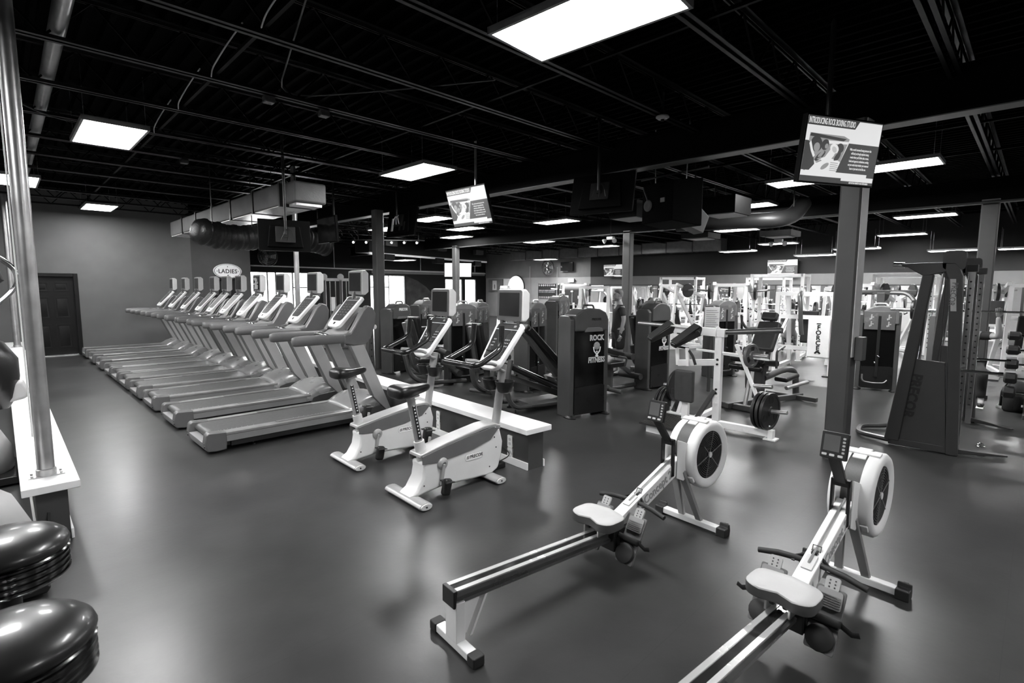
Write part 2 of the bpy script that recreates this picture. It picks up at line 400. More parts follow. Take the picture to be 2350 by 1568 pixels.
# ------------------------------------------------------------------ low walls
def lowwall(name, x, y0, y1, wdt, rz, zt, px=0):
    L = y1-y0
    o = struct(MB().b2((0, 0, 0), (wdt, L, zt-.05)).build(name, mat('low_wall_paint', .055, .45, var=.06)))
    o.location = (x, y0, 0); o.rotation_euler = (0, 0, rz)
    k = 0; y = 0
    while y < L:   # coping boards butt-jointed
        e = min(L, y+2.4)
        MB().b2((-.07, y-(.05 if y == 0 else -.0015), zt-.055), (wdt+.07, e-.0015, zt)).build('coping_board', mat('white_coping', .85, .35, var=.03), o, bev=.006); y = e
    MB().b2((-.016, 0, 0), (0, L, .075)).b2((wdt, -.01, 0), (wdt+.016, L, .075)).build('baseboard_strip', WHITE, o, bev=.004)
    return o
LWL = lowwall('wall_half_left', .08, 4.75, 17.5, .17, 0, .43)
LWR = lowwall('wall_half_right', 3.60, 3.42, 13.5, .2, R(-4), .43)
# outlets on the right low wall
def outlet(par, y, z, dbl=True):
    o = MB().prism(rrect(.075, .125, .01, 3, y, z), -.012, 0, 'yz').build('outlet_plate', WHITE, par)
    for dz in (-.022, .022):
        s = MB().prism(rrect(.034, .03, .012, 3, y, z+dz), -.015, -.008, 'yz').build('socket', OFFW, o)
    return o
for y, z in ((.27, .235), (.27, .105), (1.62, .235), (1.62, .105), (3.4, .235)): outlet(LWR, y, z)
# ------------------------------------------------------------------ ceiling panel lamps
def make_light():
    t = thing('ceiling_light', '', 'ceiling light', group='suspended ceiling panel lamps')
    f = MB().b2((-.31, -.62, 0), (-.285, .62, .045)).b2((.285, -.62, 0), (.31, .62, .045)).b2((-.31, -.62, 0), (.31, -.595, .045)).b2((-.31, .595, 0), (.31, .62, .045)).b2((-.31, -.62, .035), (.31, .62, .05))
    f.build('lamp_frame', mat('lamp_frame_metal', .3, .4, metal=.4), t)
    MB().b2((-.284, -.594, .008), (.284, .594, .02)).build('lamp_diffuser', DIFFUSER, t)
    for sx in (-.28, .28):
        for sy in (-.55, .55): MB().tube([(sx, sy, .045), (sx, sy, .6)], .002, 5).build('hanger_wire', STEEL, t)
    return t
LT = [(2.95, 2.3, 3.58, 'large ceiling lamp at the top of the picture, nearest overhead'), (1.07, 7.97, 3.58, 'ceiling lamp over the aisle between the left pipe and the treadmills'),
(4.81, 7.02, 3.58, 'ceiling lamp just above the hanging screen near the treadmill consoles'), (1.86, 16.0, 3.66, 'small ceiling lamp right in front of the grey wall above the black door'),
(.33, 12.45, 3.58, 'ceiling lamp cut by the leftmost vertical pipe'), (-.1, 5.7, 3.58, 'ceiling lamp at the left picture edge beside the pipe top'),
(8.32, 11.51, 3.58, 'ceiling lamp behind the left edge of the hanging boxing screen'), (10.41, 12.64, 3.58, 'ceiling lamp directly below the hanging boxing screen'),
(11.9, 14.96, 3.58, 'ceiling lamp low beneath the one under the boxing screen'), (11.05, 9.49, 3.58, 'ceiling lamp first in the middle column right of the boxing screen'),
(13.96, 11.89, 3.58, 'ceiling lamp second in the middle column'), (15.43, 14.15, 3.58, 'ceiling lamp third in the middle column above the round duct'),
(19.02, 13.57, 3.58, 'ceiling lamp left of the third column head'), (11.88, 4.76, 3.58, 'ceiling lamp right of the black loudspeaker'),
(9.54, 1.73, 3.58, 'ceiling lamp behind the right edge of the big screen'), (16.56, 2.18, 3.58, 'long thin ceiling lamp right of the main column, upper one'),
(20.3, 3.21, 3.46, 'long thin ceiling lamp right of the main column, second one'), (20.3, 1.9, 2.91, 'ceiling lamp lowest right of the main column'),
(20.3, 6.85, 3.39, 'ceiling lamp above the twin spot heads left of the main column'), (20.3, 8.3, 3.18, 'ceiling lamp at the far end of the grey duct'),
(20.3, 5.6, 2.92, 'ceiling lamp just above the far wall screen'), (20.3, 4.4, 3.08, 'ceiling lamp crossing behind the main column'),
(9.82, 2.86, 3.58, 'ceiling lamp peeping out below the left corner of the big screen'), (16.52, 6.82, 3.58, 'ceiling lamp end beside the duct elbow'),
(20.3, .35, 2.9, 'ceiling lamp at the right picture edge'), (8.76, 14.54, 3.58, 'ceiling lamp behind the second column and the turned screen'),
(20.3, 18.15, 3.22, 'ceiling lamp over the wall fan'), (16.85, 20.39, 3.3, 'ceiling lamp far below the black soffit, right one'), (13.9, 21.5, 3.05, 'ceiling lamp far below the black soffit, left one'), (5.3, 17.6, 3.58, 'unseen ceiling lamp added to brighten the ladies room wall, masked by the round flexible duct')]  # last entry: unseen lamp added to brighten the ladies room wall
proto = make_light()
for i, (x, y, z, lb) in enumerate(LT):
    o = proto if i == 0 else dup(proto, (0, 0, 0), 0)
    o.location = (x, y, z); o['label'] = lb
    if i == 0: o.rotation_euler = (0, 0, R(4))
for i, (x, y) in enumerate(((23.6, 2), (23.6, 5), (23.6, 8), (23.6, 11), (23.6, 14.5), (25.3, 3.5), (25.3, 7), (25.3, 10), (25.3, 13))):
    o = dup(proto, (x, y, 2.66), 0, 'unseen lamp added to brighten the far room beyond the wide opening, above its header', 'added lamps in the far room')  # unseen panels added to brighten the far room
for x, y in ((2.5, -2.5), (7.5, -2.5), (12.5, -2.5), (-2.2, 3), (-2.2, 8), (-2.2, 13), (17, -2)):
    o = dup(proto, (x, y, 3.58), 0, 'unseen ceiling lamp added for its light, outside the picture', 'added lamps outside the picture')  # unseen lamps added outside the view to light the room
# ================================================================== treadmills
def make_treadmill():
    t = thing('treadmill', '', 'treadmill', group='row of treadmills')
    HW = .39
    # under frame and feet
    MB().b2((.12, -.33, .055), (2.05, .33, .13)).b2((.25, -.36, .05), (1.9, -.30, .12)).b2((.25, .30, .05), (1.9, .36, .12)).build('under_frame', BLACK, t, bev=.006)
    for x in (.5, 1.95):
        for s in (-1, 1): MB().lathe([(.03, 0), (.03, .015), (.012, .02), (.012, .07)], (x, s*.28, 0), n=10).build('levelling_foot', BLACK, t)
    # side rails: pale fascia + top foot rail
    for s in (-1, 1):
        y0, y1 = s*.285, s*HW
        MB().prism([(y0, .222), (y1-s*.02, .226), (y1, .212), (y1, .19), (y1-s*.012, .175), (y0, .175)], .2, 1.72, 'yz').build('foot_rail', mat('foot_rail_grey', .2, .4), t)
        MB().prism([(y1-s*.02, .183), (y1-s*.004, .183), (y1-s*.008, .115), (y1-s*.03, .105), (y1-s*.05, .115)], .16, 1.78, 'yz').build('side_fascia', mat('silver_fascia', .30, .35, metal=.3, var=.04), t)
        MB().prism([(y0-s*.0, .2235), (y1-s*.03, .2285), (y1-s*.03, .2305), (y0, .2265)], .75, 1.45, 'yz').build('grip_strip', MGREY, t)
    # belt and roller
    MB().prism([(.07, .205), (.055, .19), (.05, .17), (.06, .15), (.08, .14), (.3, .14), (1.75, .14), (1.75, .214), (.12, .214), (.09, .212)], -.278, .278).build('running_belt', BELT, t, sharp=50)
    dots = MB()
    for x0, st in ((.16, 1), (1.35, -1)):
        for k in range(9):
            xx = x0+st*(.022*k+.006*k*k*.5); dots.b2((xx, -.235, .2142), (xx+.006, -.229, .2150))
    dots.build('belt_marks', PAPER, t, kind='stuff')
    # rear end cap: U shape wrapping the roller
    for s in (-1, 1):
        o = MB().prism([(0, .05), (.02, .03), (.10, .022), (.2, .03), (.205, .12), (.205, .226), (.03, .236), (.004, .215), (-.012, .13)], s*.275, s*HW).build('end_cap', PEWTER, t, bev=.014, seg=3)
        for z in (.08, .115): MB().disc((-.008, s*.345, z), .006, .012, (1, 0, 0), 8).build('screw', BLACK, o)
    MB().prism([(.0, .05), (.02, .032), (.08, .03), (.09, .125), (-.012, .125)], -.275, .275).build('rear_panel', mat('rear_panel_grey', .24, .4), t, bev=.006)
    # motor hood
    rings = []
    for x, zt, hw, cr in ((1.66, .226, .387, .004), (1.72, .25, .39, .012), (1.80, .298, .392, .022), (1.9, .338, .388, .03), (2.02, .358, .375, .03), (2.11, .345, .35, .03), (2.16, .29, .325, .025), (2.18, .2, .31, .01), (2.17, .08, .30, .004)):
        zb = min(.12, zt-.02)
        rings.append([(x, -hw, zb), (x, -hw, zb+(zt-zb)*.6), (x, -hw+.03, zt-.012), (x, -hw+.09, zt), (x, -hw*.4, zt+cr*.8), (x, 0, zt+cr), (x, hw*.4, zt+cr*.8), (x, hw-.09, zt), (x, hw-.03, zt-.012), (x, hw, zb+(zt-zb)*.6), (x, hw, zb)])
    MB().loft(rings).build('motor_hood', mat('hood_silver', .26, .3, metal=.35, var=.03), t, sharp=75)
    MB().prism([(1.7, .05), (2.16, .05), (2.175, .15), (2.1, .22), (1.85, .2), (1.75, .17)], -.392, .392).build('hood_skirt', DGREY, t, bev=.01)
    # uprights
    for s in (-1, 1):
        y = s*.355
        MB().prism([(1.985, .36), (2.2, .12), (2.275, .1), (1.875, 1.06), (1.665, 1.06)], y-.022, y+.022).build('upright', mat('upright_silver', .45, .36, metal=.4, var=.05), t, bev=.01)
        MB().prism([(1.965, .36), (2.0, .36), (1.69, 1.06), (1.655, 1.06)], y-.024, y+.024).build('upright_edge', MGREY, t, bev=.006)
        # handrail
        MB().tube([(.955, s*.35, 1.145), (.965, s*.35, 1.145), (1.0, s*.35, 1.147), (1.08, s*.35, 1.149), (1.3, s*.35, 1.15), (1.62, s*.35, 1.145)], [.022, .05, .06, .063, .063, .060], 14, sx=.66, up0=(0, 0, 1)).build('handrail', MGREY, t, sharp=70)
        MB().prism([(1.6, 1.09), (1.72, 1.05), (1.88, 1.055), (1.97, 1.13), (2.03, 1.3), (2.045, 1.45), (2.01, 1.53), (1.93, 1.56), (1.86, 1.5), (1.74, 1.3), (1.68, 1.215), (1.6, 1.2)], s*.30, s*.40).build('console_cowl', PEWTER, t, bev=.02, seg=3)
        # cup pocket
        MB().prism([(1.68, 1.24), (1.76, 1.235), (1.9, 1.44), (1.87, 1.47), (1.8, 1.41)], s*.235, s*.30).build('bottle_pocket', BLACK, t, bev=.012)
    # bridge between the cowls
    MB().prism([(1.60, 1.10), (1.95, 1.10), (2.02, 1.3), (2.03, 1.48), (1.97, 1.53), (1.90, 1.46), (1.74, 1.235), (1.66, 1.185), (1.6, 1.185)], -.302, .302).build('console_bridge', mat('bridge_silver', .4, .4, metal=.3, var=.04), t, bev=.012, seg=2)
    MB().tube([(1.50, -.22, 1.165), (1.47, -.14, 1.185), (1.46, 0, 1.19), (1.47, .14, 1.185), (1.50, .22, 1.165)], .024, 10).build('heart_grip', CHROME, t, sharp=70)
    MB().bar((1.62, -.3, 1.17), (1.50, -.22, 1.165), .05, .05).bar((1.62, .3, 1.17), (1.50, .22, 1.165), .05, .05).build('grip_bracket', MGREY, t, bev=.01)
    # console tablet (tilted): local frame e = up-slope direction, nrm = face normal towards the runner
    a = Vector((1.635, 0, 1.27)); b = Vector((1.985, 0, 1.66)); e = (b-a).normalized(); nrm = Vector((-e.z, 0, e.x)); Y = Vector((0, 1, 0)); L = (b-a).length
    def tab(poly, d0, d1):
        mb = MB(); n = len(poly)
        mb.loft([[a+e*v+Y*u+nrm*d for u, v in poly] for d in (d0, d1)]); return mb
    outl = [(-.11, 0), (.11, 0), (.15, .02), (.17, .06), (.205, L-.05), (.2, L-.015), (.17, L), (-.17, L), (-.2, L-.015), (-.205, L-.05), (-.17, .06), (-.15, .02)]
    tab(outl, -.03, .018).build('console_panel', WHITE, t, bev=.012, seg=3)
    tab([(-.10, .1), (.10, .1), (.13, .13), (.165, L-.075), (-.165, L-.075), (-.13, .13)], .016, .0195).build('keypad', mat('keypad_dark', .055, .3), t)
    tab([(-.168, L-.07), (.168, L-.07), (.165, L-.03), (.14, L-.015), (-.14, L-.015), (-.165, L-.03)], .016, .0195).build('display_strip', mat('display_grey', .1, .25), t)
    tab([(-.02, .04), (.02, .04), (.02, .075), (-.02, .075)], .016, .021).build('stop_key', BLACK, t)
    kb = MB()
    for i in range(5):
        for k in (-.11, -.08, .07, .10, 0):
            c = a+e*(.2+.045*i)+Y*k+nrm*.0200; kb.bar(c-Y*.008, c+Y*.008, .012, .001, nrm)
    kb.build('keys', mat('key_grey', .3, .4), t, kind='stuff')
    # screen
    MB().prism([(1.965, 1.70), (1.975, 2.01), (2.03, 2.02), (2.075, 1.98), (2.07, 1.73), (2.02, 1.69)], -.185, .185).build('screen_case', OFFW, t, bev=.012, seg=3)
    MB().prism([(1.9635, 1.705), (1.9725, 2.008), (1.976, 2.008), (1.967, 1.705)], -.178, .178).build('screen_bezel', mat('bezel_grey', .16, .4), t)
    MB().prism([(1.962, 1.74), (1.9695, 1.985), (1.972, 1.985), (1.966, 1.74)], -.155, .155).build('screen_glass', GLASSD, t)
    MB().bar((2.0, 0, 1.62), (2.02, 0, 1.72), .16, .03, (0, 1, 0)).build('screen_neck', MGREY, t, bev=.005)
    return t
tm0 = make_treadmill()
ORD = ['first', 'second', 'third', 'fourth', 'fifth', 'sixth', 'seventh', 'eighth', 'ninth', 'tenth']
TY = [6.5, 7.84, 9.1, 10.22, 11.24, 12.13, 13.0, 14.27, 15.5, 16.8]
for i, y in enumerate(TY):
    o = tm0 if i == 0 else dup(tm0, (0, 0, 0), 0)
    o.location = (1.46-.004*i, y, 0)
    o['label'] = '%s treadmill of the row, counted from the exercise bikes' % ORD[i]
    if i == 0: o['label'] = 'nearest treadmill of the row, right behind the exercise bikes'
    if i == 9: o['label'] = 'farthest treadmill of the row, against the grey wall by the door'
    if i == 3: # this one's screen shows a picture
        o['label'] = 'fourth treadmill, the one whose console screen shows a bright picture'
        pb = MB(); random.seed(3)
        for k in range(14):
            y0 = random.uniform(-.14, .08); z0 = random.uniform(1.75, 1.93)
            pb.b2((1.957, y0, z0), (1.9605+.0002*k, y0+random.uniform(.02, .07), z0+random.uniform(.02, .05)))
        pb.prism([(-.06, 1.75), (.09, 1.75), (.05, 1.86), (0, 1.95), (-.03, 1.86)], 1.955, 1.9605, 'yz')
        pb.build('screen_picture', SCREENM, o)
# ================================================================== upright bikes
BIKEW = mat('bike_white', .72, .4, var=.03)
BIKESIL = mat('bike_silver', .42, .33, metal=.3, var=.04)
def make_bike():
    t = thing('exercise_bike', '', 'exercise bike', group='upright exercise bikes')
    def foot(x, hl):
        f = MB().loft([[(x+.062*sx*c, y, .034+.03*sz*c2) for sx, sz, c, c2 in [(math.cos(2*PI*k/14), math.sin(2*PI*k/14), 1, 1) for k in range(14)]] for y in (-hl, -hl+.01, hl-.01, hl)])
        o = f.build('foot_bar', BIKESIL, t, sharp=50)
        for s in (-1, 1): MB().loft([[(x+.055*math.cos(2*PI*k/14), s*(hl+d), .034+.026*math.sin(2*PI*k/14)) for k in range(14)] for d in (-.002, .012)]).build('end_cap', OFFW, o, bev=.003); MB().disc((x, s*(hl+.013), .034), .008, .004, (0, 1, 0), 8).build('end_bolt', BLACK, o)
        return o
    foot(0, .28); foot(.83, .25)
    # body shell halves (white) with silver top and grey side band
    low = [(-.045, .055), (.05, .05), (.3, .075), (.62, .055), (.85, .05), (.93, .09), (.975, .2), (.99, .34), (.955, .46), (.9, .50), (.30, .31), (.10, .325), (.105, .27), (.09, .19), (.03, .10)]
    MB().prism(low, -.1, .1).build('body_shell', BIKEW, t, bev=.028, seg=4)
    band = [(.085, .315), (.28, .30), (.62, .335), (.83, .385), (.935, .482), (.86, .503), (.55, .466), (.35, .437), (.2, .407), (.085, .385)]
    for s in (-1, 1):
        MB().prism(band, s*.097, s*.106).build('side_band', MGREY, t, bev=.004)
    MB().prism([(.07, .37), (.2, .395), (.35, .425), (.55, .455), (.80, .492), (.93, .488), (.965, .45), (.97, .50), (.9, .525), (.78, .522), (.55, .487), (.35, .455), (.2, .425), (.08, .40)], -.09, .09).build('top_cover', BIKESIL, t, bev=.01)
    for s in (-1,):
        pl = MB().prism(rrect(.20, .058, .025, 4, .635, .272), s*.1005, s*.1035).build('badge', WHITE, t)
        MB().prism(rrect(.206, .064, .028, 4, .635, .272), s*.1, s*.102).build('badge_rim', LGREY, t)
        text('badge_lettering', 'PRECOR', INK, pl, (.658, -.1042, .272), (1, 0, 0), (0, 0, 1), .042, .0008, .0008, .95, shear=.2)
        st = MB()
        for k in range(3): st.prism([(.548+.010*k, .258), (.553+.010*k, .258), (.561+.010*k, .287), (.556+.010*k, .287)], -.1035, -.105)
        st.build('badge_stripes', INK, pl)
    for x, z in ((.1, .13), (.82, .13), (.88, .4), (.9, .3)): MB().disc((x, -.1, z), .007, .006, (0, 1, 0), 8).build('screw', BLACK, t)
    # seat post, scale, sleeve
    A = Vector((.155, 0, .30)); B = Vector((.04, 0, .90)); D = (B-A).normalized(); U = D.cross(Vector((0, 1, 0)))
    MB().tube([A, A+D*.20], .048, 14, sx=.85).build('post_sleeve', OFFW, t)
    MB().lathe([(.056, 0), (.06, .01), (.05, .02)], A+D*.085, D, 16).build('post_collar', BLACK, t)
    MB().tube([A+D*.18, B], .036, 14, sx=.8).build('seat_post', BIKESIL, t)
    sc = MB().bar(A+D*.22-Vector((0, .0295, 0)), B-D*.09-Vector((0, .0295, 0)), .03, .004, (0, 1, 0)).build('height_scale', INK, t)
    nb = MB()
    for k in range(10):
        c = A+D*(.25+.03*k)-Vector((0, .032, 0)); nb.bar(c-D*.006, c+D*.006, .012, .002, (0, 1, 0))
    nb.build('scale_marks', PAPER, sc, kind='stuff')
    MB().prism([(.02, .875), (.12, .885), (.115, .905), (.02, .915)], -.03, .03).build('seat_clamp', BIKESIL, t, bev=.006)
    # saddle
    rings = []
    for x, hw, zt, zb in ((-.135, .03, .96, .92), (-.128, .10, .988, .895), (-.09, .132, 1.008, .885), (-.03, .128, 1.010, .885), (.03, .105, .998, .89), (.09, .068, .992, .902), (.16, .052, .996, .91), (.212, .042, .992, .925), (.23, .015, .97, .945)):
        q = []
        for k in range(14):
            an = 2*PI*k/14; cy = math.cos(an); sz = math.sin(an)
            q.append((x, hw*(abs(cy)**.7)*(1 if cy > 0 else -1), (zt+zb)/2+(zt-zb)/2*(abs(sz)**.6)*(1 if sz > 0 else -1)-(.012*(1-abs(cy)) if sz > 0 else 0)))
        rings.append(q)
    MB().loft(rings).build('saddle', VINYL, t, sub=1)
    # crank, arms, pedals
    C = Vector((.287, 0, .285))
    MB().tube([C+Vector((0, -.135, 0)), C+Vector((0, .135, 0))], .02, 12).build('crank_axle', CHROME, t)
    for s in (-1, 1):
        MB().lathe([(.052, 0), (.052, .012), (.04, .02), (.022, .024)], C+Vector((0, s*.1, 0)), (0, s, 0), 20).build('crank_cover', BIKESIL, t)
        e = C+Vector((-.03, 0, -.18))*(1 if s < 0 else -1)
        MB().bar(C+Vector((0, s*.13, 0)), e+Vector((0, s*.13, 0)), .018, .026, (0, 0, 1)).build('crank_arm', BIKESIL, t, bev=.006)
        p = e+Vector((0, s*.19, 0))
        po = MB().box(p+Vector((.01, 0, 0)), (.085, .06, .145), (0, R(12), 0)).build('pedal', BLACK, t, bev=.026, seg=3)
        MB().tube([p+Vector((-.02, -.04, .05)), p+Vector((.06, -.042, .045)), p+Vector((.065, 0, .03)), p+Vector((.06, .042, .045)), p+Vector((-.02, .04, .05))], .006, 6, fillet=.02, sx=3).build('pedal_strap', RUBBER, po)
    # front column
    cb = Vector((.95, 0, .3)); ct = Vector((1.075, 0, 1.06)); cd = (ct-cb).normalized()
    MB().tube([cb, ct], .043, 16, sx=.85).build('front_column', BIKESIL, t)
    # cup holders
    cu = cb+cd*.57
    cup = MB()
    prof = [(.04, -.06), (.066, -.045), (.088, .025), (.094, .055), (.089, .055), (.083, .02), (.06, -.035), (.0, -.045)]
    cup.lathe(prof, cu+Vector((-.03, -.095, 0)), (0, 0, 1), 18).lathe(prof, cu+Vector((-.03, .095, 0)), (0, 0, 1), 18)
    cup.build('cup_holder', BLACK, t, sharp=50)
    # console
    a = Vector((.875, 0, 1.035)); b = Vector((1.185, 0, 1.45)); e = (b-a).normalized(); nr = Vector((-e.z, 0, e.x)); Y = Vector((0, 1, 0)); L = (b-a).length
    def tab(poly, d0, d1): return MB().loft([[a+e*v+Y*u+nr*d for u, v in poly] for d in (d0, d1)])
    outl = [(-.08, 0), (.08, 0), (.125, .02), (.15, .065), (.19, L-.06), (.185, L-.02), (.155, L), (-.155, L), (-.185, L-.02), (-.19, L-.06), (-.15, .065), (-.125, .02)]
    tab(outl, -.035, .015).build('console_panel', WHITE, t, bev=.014, seg=3)
    tab([(-.09, .09), (.09, .09), (.12, .12), (.152, L-.085), (-.152, L-.085), (-.12, .12)], .013, .0175).build('keypad', mat('bike_keypad', .035, .25), t)
    dsp = tab([(-.154, L-.078), (.154, L-.078), (.152, L-.03), (.13, L-.014), (-.13, L-.014), (-.152, L-.03)], .013, .0175).build('display_strip', mat('bike_display', .05, .2), t)
    text('display_digits', '88', mat('digit_grey', .5, .5), dsp, a+e*(L-.045)-Y*.10+nr*.0185, (0, -1, 0), e, .035, .0005)
    kb = MB()
    for i in range(3):
        for k in (-.065, -.09, -.115, .075, .095): c = a+e*(.25+.035*i)+Y*k+nr*.0182; kb.bar(c-Y*.008, c+Y*.008, .012, .001, nr)
    kb.build('keys', mat('key_grey2', .32, .4), t, kind='stuff')
    # console ledge
    MB().bar(a+e*.19-Y*.12+nr*.022, a+e*.19-Y*.03+nr*.022, .012, .012, nr).bar(a+e*.19+Y*.03+nr*.022, a+e*.19+Y*.12+nr*.022, .012, .012, nr).build('reading_ledge', BLACK, t)
    # screen
    MB().prism([(1.155, 1.475), (1.165, 1.775), (1.215, 1.785), (1.265, 1.74), (1.26, 1.51), (1.21, 1.465)], -.18, .18).build('screen_case', OFFW, t, bev=.018, seg=3)
    MB().loft([[(x0+(v-1.625)*.033, u, v) for u, v in rrect(.345, .295, .02, 4, 0, 1.625)] for x0 in (1.1535, 1.16)]).build('screen_bezel', mat('bezel_dark', .1, .4), t)
    MB().loft([[(x0+(v-1.625)*.033, u, v) for u, v in rrect(.285, .225, .006, 2, 0, 1.635)] for x0 in (1.151, 1.157)]).build('screen_glass', GLASSD, t)
    MB().b2((1.16, -.14, 1.44), (1.2, -.10, 1.49)).b2((1.16, .1, 1.44), (1.2, .14, 1.49)).build('screen_neck', MGREY, t)
    # handlebar: one bent tube
    MB().tube([(.885, .20, 1.45), (.865, .21, 1.24), (.60, .235, 1.13), (.535, .215, 1.12), (.60, .0, 1.105), (.535, -.215, 1.12), (.60, -.235, 1.13), (.865, -.21, 1.24), (.885, -.20, 1.45)], .027, 12, fillet=.07).build('handlebar', mat('bar_gloss', .014, .22), t, sharp=70)
    for s in (-1, 1):
        MB().bar((.862, s*.2035, 1.34), (.868, s*.2015, 1.43), .018, .008, (1, 0, 0)).build('pulse_plate', CHROME, t, bev=.003)
        MB().tube([(1.06, s*.03, 1.0), (.98, s*.07, 1.02), (.86, s*.12, 1.10), (.72, s*.12, 1.118)], .017, 10, fillet=.06).build('bar_bracket', BIKESIL, t)
    return t
bk = make_bike(); bk.location = (2.343, 3.63, 0); bk.rotation_euler = (0, 0, R(-2)); bk['label'] = 'nearer upright exercise bike, white body, in front of the low wall end'
dup(bk, (2.41, 4.83, 0), R(-2), 'farther upright exercise bike, between the first bike and the nearest treadmill', 'upright exercise bikes')
# ================================================================== rowing machines
def make_rower():
    t = thing('rowing_machine', '', 'rowing machine', group='rowing machines')
    ROWW = mat('rower_white', .8, .38, var=.03)
    # rear foot, leg
    MB().b2((-.028, -.15, .008), (.028, .15, .05)).build('rear_foot', ROWW, t, bev=.006)
    for s in (-1, 1): MB().b2((-.034, s*.14, 0), (.034, s*.20, .055)).build('foot_cap', RUBBER, t, bev=.008)
    MB().b2((-.03, -.05, .045), (.025, .05, .255)).build('rear_leg', ROWW, t, bev=.005)
    MB().prism([(.02, .05), (.075, .05), (.17, .235), (.165, .25), (.02, .25)], -.008, .008).prism([(.06, .05), (.075, .05), (.17, .235), (.155, .235)], -.04, .04).build('leg_gusset', ROWW, t)
    # monorail: extruded aluminium with stainless top
    def rz(x): return .315-.055*(x/1.15)
    def railp(poly, x0, x1):
        return MB().loft([[(x, y, rz(x)+z) for y, z in poly] for x in (x0, x1)])
    al = mat('anodised_rail', .28, .3, metal=.9, var=.06)
    railp([(-.045, 0), (-.045, -.012), (-.022, -.02), (-.022, -.045), (-.04, -.052), (-.04, -.07), (.04, -.07), (.04, -.052), (.022, -.045), (.022, -.02), (.045, -.012), (.045, 0)], -.03, 1.36).build('monorail', al, t, sharp=25)
    for s in (-1, 1): railp([(s*.047, .0), (s*.047, .007), (s*.021, .007), (s*.021, .0)], -.03, 1.36).build('rail_track', mat('rail_steel', .75, .25, metal=.55, var=.04), t, sharp=25)
    railp([(-.0212, 0), (-.0212, .003), (.0212, .003), (.0212, 0)], -.03, 1.36).build('rail_groove', mat('rail_groove', .09, .12, metal=.8), t, sharp=25)
    MB().prism([(-.045, .235), (-.03, .235), (-.02, .325), (-.045, .325)], -.052, .052).build('rail_end_cap', BLACK, t, bev=.004)
    # seat
    SX = 1.075; rings = []
    n = 28; out = []
    for k in range(n):
        an = 2*PI*k/n; c = math.cos(an); s_ = math.sin(an)
        x = .108*(abs(c)**.5)*(1 if c > 0 else -1); y = .158*(abs(s_)**.5)*(1 if s_ > 0 else -1)
        if c < 0: x += .028*math.exp(-(y/.045)**2)
        else: x += .012*math.exp(-(y/.06)**2)-.012*(abs(y)/.158)**2
        out.append((x, y))
    def zoff(x, y): return .014*(abs(y)/.15)**2-.010*math.exp(-((abs(y)-.065)/.035)**2)*(1 if x < .04 else .4)
    for sc, z in ((.86, .326), (.98, .330), (1., .340), (1.01, .372), (1.0, .379), (.97, .386), (.6, .389), (.02, .389)):
        rings.append([(SX+x*sc, y*sc, z+(zoff(x*sc, y*sc)*.3 if z > .36 else 0)) for x, y in out])
    so = MB().loft(rings[:5]).build('seat', mat('seat_side', .075, .5, var=.05), t, sharp=60)
    MB().loft(rings[4:]).build('seat_top', mat('seat_grey', .48, .5, var=.05), so, sharp=60)
    MB().b2((SX-.06, -.045, .315), (SX+.06, .045, .34)).b2((SX-.07, -.06, .27), (SX+.07, -.048, .34)).b2((SX-.07, .048, .27), (SX+.07, .06, .34)).build('seat_carriage', STEEL, t, bev=.003)
    for x in (-.05, .05):
        for s in (-1, 1): MB().disc((SX+x, s*.03, .272+.045), .018, .02, (0, 1, 0), 12).build('seat_roller', BLACK, t)
    # foot plates
    e = Vector((.16, 0, .27)).normalized(); nr = Vector((-e.z, 0, e.x))
    for s in (-1, 1):
        a = Vector((1.16, s*.135, .085)); Y = Vector((0, 1, 0))
        def pl(u0, u1, v0, v1, d0, d1): return MB().loft([[a+e*v+Y*u+nr*d for u, v in rrect(u1-u0, v1-v0, .012, 3, (u0+u1)/2, (v0+v1)/2)] for d in (d0, d1)])
        f = pl(-.065, .065, 0, .3, -.008, .008).build('foot_plate', MGREY, t, bev=.003)
        pl(-.055, .055, .20, .29, .008, .018).build('heel_rest', mat('footrest_grey', .28, .5), f)
        rb = MB()
        for k in range(6): c = a+e*(.205+.011*k)+nr*.019; rb.bar(c-Y*.05, c+Y*.05, .005, .004, nr)
        rb.build('tread_ribs', MGREY, f, kind='stuff')
        pl(-.032, .032, .285, .35, .0, .012).build('size_tab', mat('tab_grey', .4, .5), f)
        hl = MB()
        for uu in (-.012, .012):
            for k in range(3): hl.disc(a+e*(.30+.016*k)+Y*uu+nr*.0125, .004, .002, nr, 8)
        hl.build('tab_holes', BLACK, f)
        # heel cup and strap
        c = a+e*.06+nr*.03
        MB().loft([[c+nr*h_+Y*(.062*q_*math.cos(2*PI*k/16))+e*(.06*q_*math.sin(2*PI*k/16)) for k in range(16)] for q_, h_ in ((1., -.025), (1.05, -.008), (1., .004), (.7, .012), (.1, .014))]).build('heel_cup', RUBBER, f)
        c = a+e*.15
        MB().tube([c-Y*.07, c-Y*.075+nr*.05, c+nr*.085, c+Y*.075+nr*.05, c+Y*.07], .016, 8, fillet=.04, sx=.2, up0=e).build('foot_strap', RUBBER, f)
        MB().tube([c+Y*s*.07+nr*.03, c+Y*s*.12+nr*.02-e*.02, c+Y*s*.15-e*.01+nr*.02], .014, 6, sx=.25).build('strap_tail', RUBBER, f)
    MB().tube([(1.22, -.2, .21), (1.22, .2, .21)], .014, 10).b2((1.15, -.07, .13), (1.34, .07, .27)).build('foot_mount', BLACK, t, bev=.006)
    # main beam
    p0 = Vector((1.24, 0, .265)); p1 = Vector((1.93, 0, .535)); d = (p1-p0).normalized(); un = Vector((-d.z, 0, d.x))
    bm_ = MB().bar(p0, p1, .085, .105, un).build('main_beam', ROWW, t, bev=.005)
